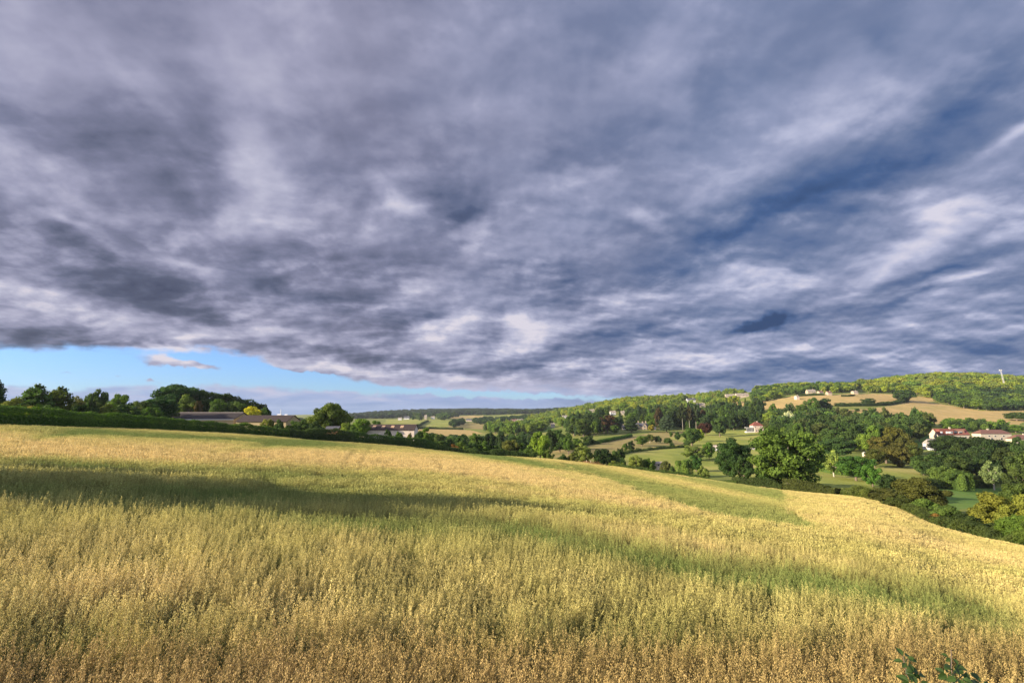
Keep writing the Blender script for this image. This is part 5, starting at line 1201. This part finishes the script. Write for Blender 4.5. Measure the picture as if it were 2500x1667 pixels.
# ------------------------------------------------------------------ the oats
def oat_tuft(seed, rad, stems, spk, sl, sw_, stemw, leaves=2, hv=.12):
    g = np.random.default_rng(seed); Vs, Fs, C, o = [], [], [], 0
    def addq(q, head, tone):
        nonlocal o
        Vs.append(q); n = len(q) // 4; Fs.append(np.arange(4 * n).reshape(-1, 4) + o); o += 4 * n
        C.append(np.tile([head, tone, 0], (4 * n, 1)))
    for s in range(stems):
        a, r = g.uniform(0, 6.28), rad * math.sqrt(g.random()); b = np.array([math.cos(a) * r, math.sin(a) * r, 0.0]); h = g.normal(1.0, hv) * .95
        lean = g.normal(0, .10, 2) + np.array([.05, .02]); top = b + np.array([lean[0], lean[1], h]); tone = g.uniform(0, 1)
        d = np.array([math.cos(a * 3 + s), math.sin(a * 3 + s), 0]) * stemw
        mid = b + (top - b) * .5 - np.array([lean[0], lean[1], 0]) * .2
        addq(np.array([b - d, b + d, mid + d, mid - d]), 0, tone); addq(np.array([mid - d, mid + d, top + d * .5, top - d * .5]), 0.25, tone)
        for l in range(leaves):
            z = g.uniform(.25, .68) * h; p = b + (top - b) * z / h; an = g.uniform(0, 6.28); dd = np.array([math.cos(an), math.sin(an), 0]); L = g.uniform(.14, .28); w = np.array([-dd[1], dd[0], 0]) * max(.008, stemw * 1.4)
            q1 = p + dd * L * .5 + np.array([0, 0, L * .5]); q2 = p + dd * L + np.array([0, 0, L * .25])
            addq(np.array([p - w, p + w, q1 + w, q1 - w]), 0, tone * .6); addq(np.array([q1 - w, q1 + w, q2 + w * .1, q2 - w * .1]), 0, tone * .6)
        n = spk; t = g.random(n) ** .8; hh = h * (.72 + .30 * t); sp = (.048 * (1 - t) + .010) * g.uniform(.3, 1.2, n); an = g.uniform(0, 6.28, n)
        c = b[None] + (top - b)[None] * (hh / h)[:, None] + np.stack([np.cos(an) * sp, np.sin(an) * sp, -.2 * sp], 1)
        ax = np.stack([np.cos(an) * .35, np.sin(an) * .35, -np.ones(n)], 1) + g.normal(0, .3, (n, 3)); ax /= np.linalg.norm(ax, axis=1)[:, None]
        sd = np.cross(ax, g.normal(0, 1, (n, 3))); sd /= np.linalg.norm(sd, axis=1)[:, None]; Lh = sl * g.uniform(.7, 1.2, n)[:, None]
        q = np.stack([c - ax * Lh * .5, c + sd * sw_ * .5, c + ax * Lh * .5, c - sd * sw_ * .5], 1).reshape(-1, 3)
        Vs.append(q); Fs.append(np.arange(4 * n).reshape(-1, 4) + o); o += 4 * n
        tt_ = np.clip(tone * .6 + g.uniform(0, .4, n), 0, 1); C.append(np.stack([np.ones(4 * n), np.repeat(tt_, 4), np.zeros(4 * n)], 1))
    return mesh_np('oat_tuft', np.concatenate(Vs), np.concatenate(Fs), cols=np.concatenate(C))
om = Mat('oat_straw'); oa_ = om.attr('tone'); ot = om.attr('tint', 'INSTANCER'); osp = om.n('ShaderNodeSeparateColor'); om.put(osp.inputs[0], oa_)
head = om.mix(osp.outputs[1], om.mix(1.0, ot, (.72, .68, .60), 'MULTIPLY'), om.mix(1.0, ot, (1.25, 1.22, 1.18), 'MULTIPLY'))
stem = om.mix(.5, om.mix(1.0, ot, (.50, .55, .42), 'MULTIPLY'), (.085, .105, .028))
OAT = om.done(om.mix(osp.outputs[0], stem, head), .7, .2, transl=.28)
variants = [oat_tuft(900 + i, .16, 8, 44, .023, .0095, .0030, 3, .10) for i in range(5)] + [oat_tuft(910 + i, .30, 24, 24, .038, .018, .005, 2, .07) for i in range(3)] + [oat_tuft(920 + i, .62, 40, 11, .075, .040, .010, 1, .05) for i in range(3)]
for v in variants: v.materials.append(OAT)
ocoll = collection_of('oat_plant', variants)
g = np.random.default_rng(77)
AM = R(49.5)
def ring(r0, r1, dens):
    AM = R(60) if r1 < 30 else R(52)
    n = int(AM * (r1 ** 2 - r0 ** 2) * dens); r = np.sqrt(g.uniform(r0 ** 2, r1 ** 2, n)); a = g.uniform(-AM, AM, n); return r * np.sin(a), r * np.cos(a)
parts_ = []
for r0, r1, dens, i0, i1 in [(3.2, 13, 24, 0, 5), (13, 24, 19, 0, 5), (24, 70, 8, 5, 8), (70, 235, 2.2, 8, 11)]:
    X, Y = ring(r0, r1, dens); parts_.append((X, Y, g.integers(i0, i1, len(X))))
X = np.concatenate([p[0] for p in parts_]); Y = np.concatenate([p[1] for p in parts_]); I = np.concatenate([p[2] for p in parts_])
r_ = np.hypot(X, Y); a_ = np.arctan2(X, Y); keep = r_ < edge_r(a_) - .4
# the bramble bank right at the camera's feet stays free of oats
X, Y, I, r_ = X[keep], Y[keep], I[keep], r_[keep]; Z = gz(X, Y); qx, qy = proj(X, Y, Z + .9)
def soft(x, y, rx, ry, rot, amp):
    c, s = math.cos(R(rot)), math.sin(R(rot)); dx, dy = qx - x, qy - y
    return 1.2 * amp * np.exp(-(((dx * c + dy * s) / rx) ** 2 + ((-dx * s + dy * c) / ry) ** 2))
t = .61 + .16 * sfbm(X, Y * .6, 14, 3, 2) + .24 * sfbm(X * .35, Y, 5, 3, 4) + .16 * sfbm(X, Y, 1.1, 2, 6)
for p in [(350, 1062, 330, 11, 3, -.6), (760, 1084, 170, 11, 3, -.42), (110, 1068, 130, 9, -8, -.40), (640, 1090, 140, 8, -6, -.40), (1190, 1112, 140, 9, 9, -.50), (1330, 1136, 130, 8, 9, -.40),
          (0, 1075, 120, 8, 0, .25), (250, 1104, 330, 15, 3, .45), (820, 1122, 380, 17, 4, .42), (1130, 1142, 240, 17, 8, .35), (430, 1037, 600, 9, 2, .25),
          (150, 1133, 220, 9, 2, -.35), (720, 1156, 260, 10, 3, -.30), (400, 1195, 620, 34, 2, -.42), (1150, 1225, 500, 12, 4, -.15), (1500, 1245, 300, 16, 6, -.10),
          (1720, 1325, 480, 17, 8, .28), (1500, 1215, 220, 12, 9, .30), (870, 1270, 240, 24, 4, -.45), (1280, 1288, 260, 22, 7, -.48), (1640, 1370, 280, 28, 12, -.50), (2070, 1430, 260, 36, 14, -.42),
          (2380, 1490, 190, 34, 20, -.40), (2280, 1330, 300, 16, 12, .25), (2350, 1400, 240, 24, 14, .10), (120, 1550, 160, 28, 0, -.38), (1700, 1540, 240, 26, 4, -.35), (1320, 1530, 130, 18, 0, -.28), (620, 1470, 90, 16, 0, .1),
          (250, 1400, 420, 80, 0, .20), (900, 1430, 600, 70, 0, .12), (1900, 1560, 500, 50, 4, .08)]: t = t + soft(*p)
jit = 26 * sfbm(X, Y, 5, 3, 41) + 14 * g.normal(0, 1, len(X))
hw_ = inpoly(qx + jit * .7, qy + 7 * sfbm(X, Y, 4, 3, 12), [(1335, 1127), (1450, 1133), (1600, 1149), (1750, 1166), (1935, 1196), (1925, 1235), (2010, 1290), (1900, 1278), (1700, 1243), (1560, 1198), (1440, 1160)])
hollow = np.where(hw_, 1.0, 0.0)
strip = soft(1640, 1172, 330, 9, 12, .45)
t = np.where(hw_, t * .45 - .12 + strip, t)
gr_ = inpoly(qx + jit, qy + 9 * sfbm(X, Y, 4, 3, 14), [(1940, 1198), (2090, 1214), (2200, 1240), (2300, 1285), (2400, 1312), (2560, 1345), (2560, 1400), (2300, 1345), (2120, 1310), (2010, 1270), (1950, 1240)])
t = np.where(gr_, t * .6 + .34, t)
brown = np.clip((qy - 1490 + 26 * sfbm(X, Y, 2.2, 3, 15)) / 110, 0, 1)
def near_line(L, wd):
    d = np.full(len(X), 1e9)
    for (x0, y0), (x1, y1) in zip(L[:-1], L[1:]):
        k = (qy > min(y0, y1)) & (qy < max(y0, y1)); xx = x0 + (x1 - x0) * (qy - y0) / (y1 - y0 if y1 != y0 else 1); d = np.where(k, np.minimum(d, np.abs(qx - xx)), d)
    return d < wd
tram = near_line([(905, 1090), (886, 1116), (868, 1150)], 6) | near_line([(862, 1100), (847, 1118), (826, 1150)], 6) | near_line([(1005, 1100), (1018, 1106), (1060, 1126), (1080, 1146)], 5) | near_line([(2110, 1226), (2170, 1255), (2230, 1285)], 6)
ln2 = inpoly(qx, qy, [(30, 1090), (95, 1069), (100, 1072), (40, 1096)]) | inpoly(qx, qy, [(2140, 1300), (2300, 1345), (2300, 1349), (2140, 1305)])
tram = tram | ln2; t = np.where(tram, t * .2 - .1, t)
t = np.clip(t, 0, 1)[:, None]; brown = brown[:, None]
c_green, c_mid, c_gold = np.array([.22, .28, .075]), np.array([.535, .485, .165]), np.array([.72, .57, .255])
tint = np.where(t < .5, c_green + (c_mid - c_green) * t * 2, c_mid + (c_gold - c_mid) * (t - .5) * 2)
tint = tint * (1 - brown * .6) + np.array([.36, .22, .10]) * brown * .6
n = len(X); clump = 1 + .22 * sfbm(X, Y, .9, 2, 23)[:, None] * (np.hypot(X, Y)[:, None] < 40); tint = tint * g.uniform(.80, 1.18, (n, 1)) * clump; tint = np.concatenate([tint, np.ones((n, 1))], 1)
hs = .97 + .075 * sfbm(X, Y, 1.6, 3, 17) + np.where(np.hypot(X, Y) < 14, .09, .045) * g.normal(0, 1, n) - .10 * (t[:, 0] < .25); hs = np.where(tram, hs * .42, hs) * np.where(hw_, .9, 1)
wind = .10 + .10 * sfbm(X, Y, 6, 2, 19)
rot = np.stack([g.normal(0, .05, n), wind + g.normal(0, .05, n), g.uniform(-.6, .6, n) + math.pi * g.integers(0, 2, n) * 0], 1)
sw = g.uniform(.9, 1.15, n)
print('oat tufts', n)
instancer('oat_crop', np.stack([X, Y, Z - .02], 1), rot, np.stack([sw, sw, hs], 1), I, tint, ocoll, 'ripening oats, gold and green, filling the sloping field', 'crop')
# ------------------------------------------------------------------ the air between here and the far ridge
v, f = box_vf(-7600, 7600, -7600, 7600, float(V[:, 2].min()) - 1.0, 125.0)
air = bpy.data.meshes.new('haze'); air.from_pydata(v, [], f); air.update()
hm = bpy.data.materials.new('haze'); hm.use_nodes = True; ht = hm.node_tree
for nn in list(ht.nodes): ht.nodes.remove(nn)
ho = ht.nodes.new('ShaderNodeOutputMaterial'); hv = ht.nodes.new('ShaderNodeVolumePrincipled')
hv.inputs['Color'].default_value = (.80, .88, 1.0, 1); hv.inputs['Density'].default_value = 4.5e-5; hv.inputs['Anisotropy'].default_value = .2
ht.links.new(hv.outputs[0], ho.inputs['Volume'])
hz_ = link('haze', air, hm); hz_['kind'] = 'stuff'; tag(hz_, 'thin bluish air paling the far ridge and hillside woods', 'haze')
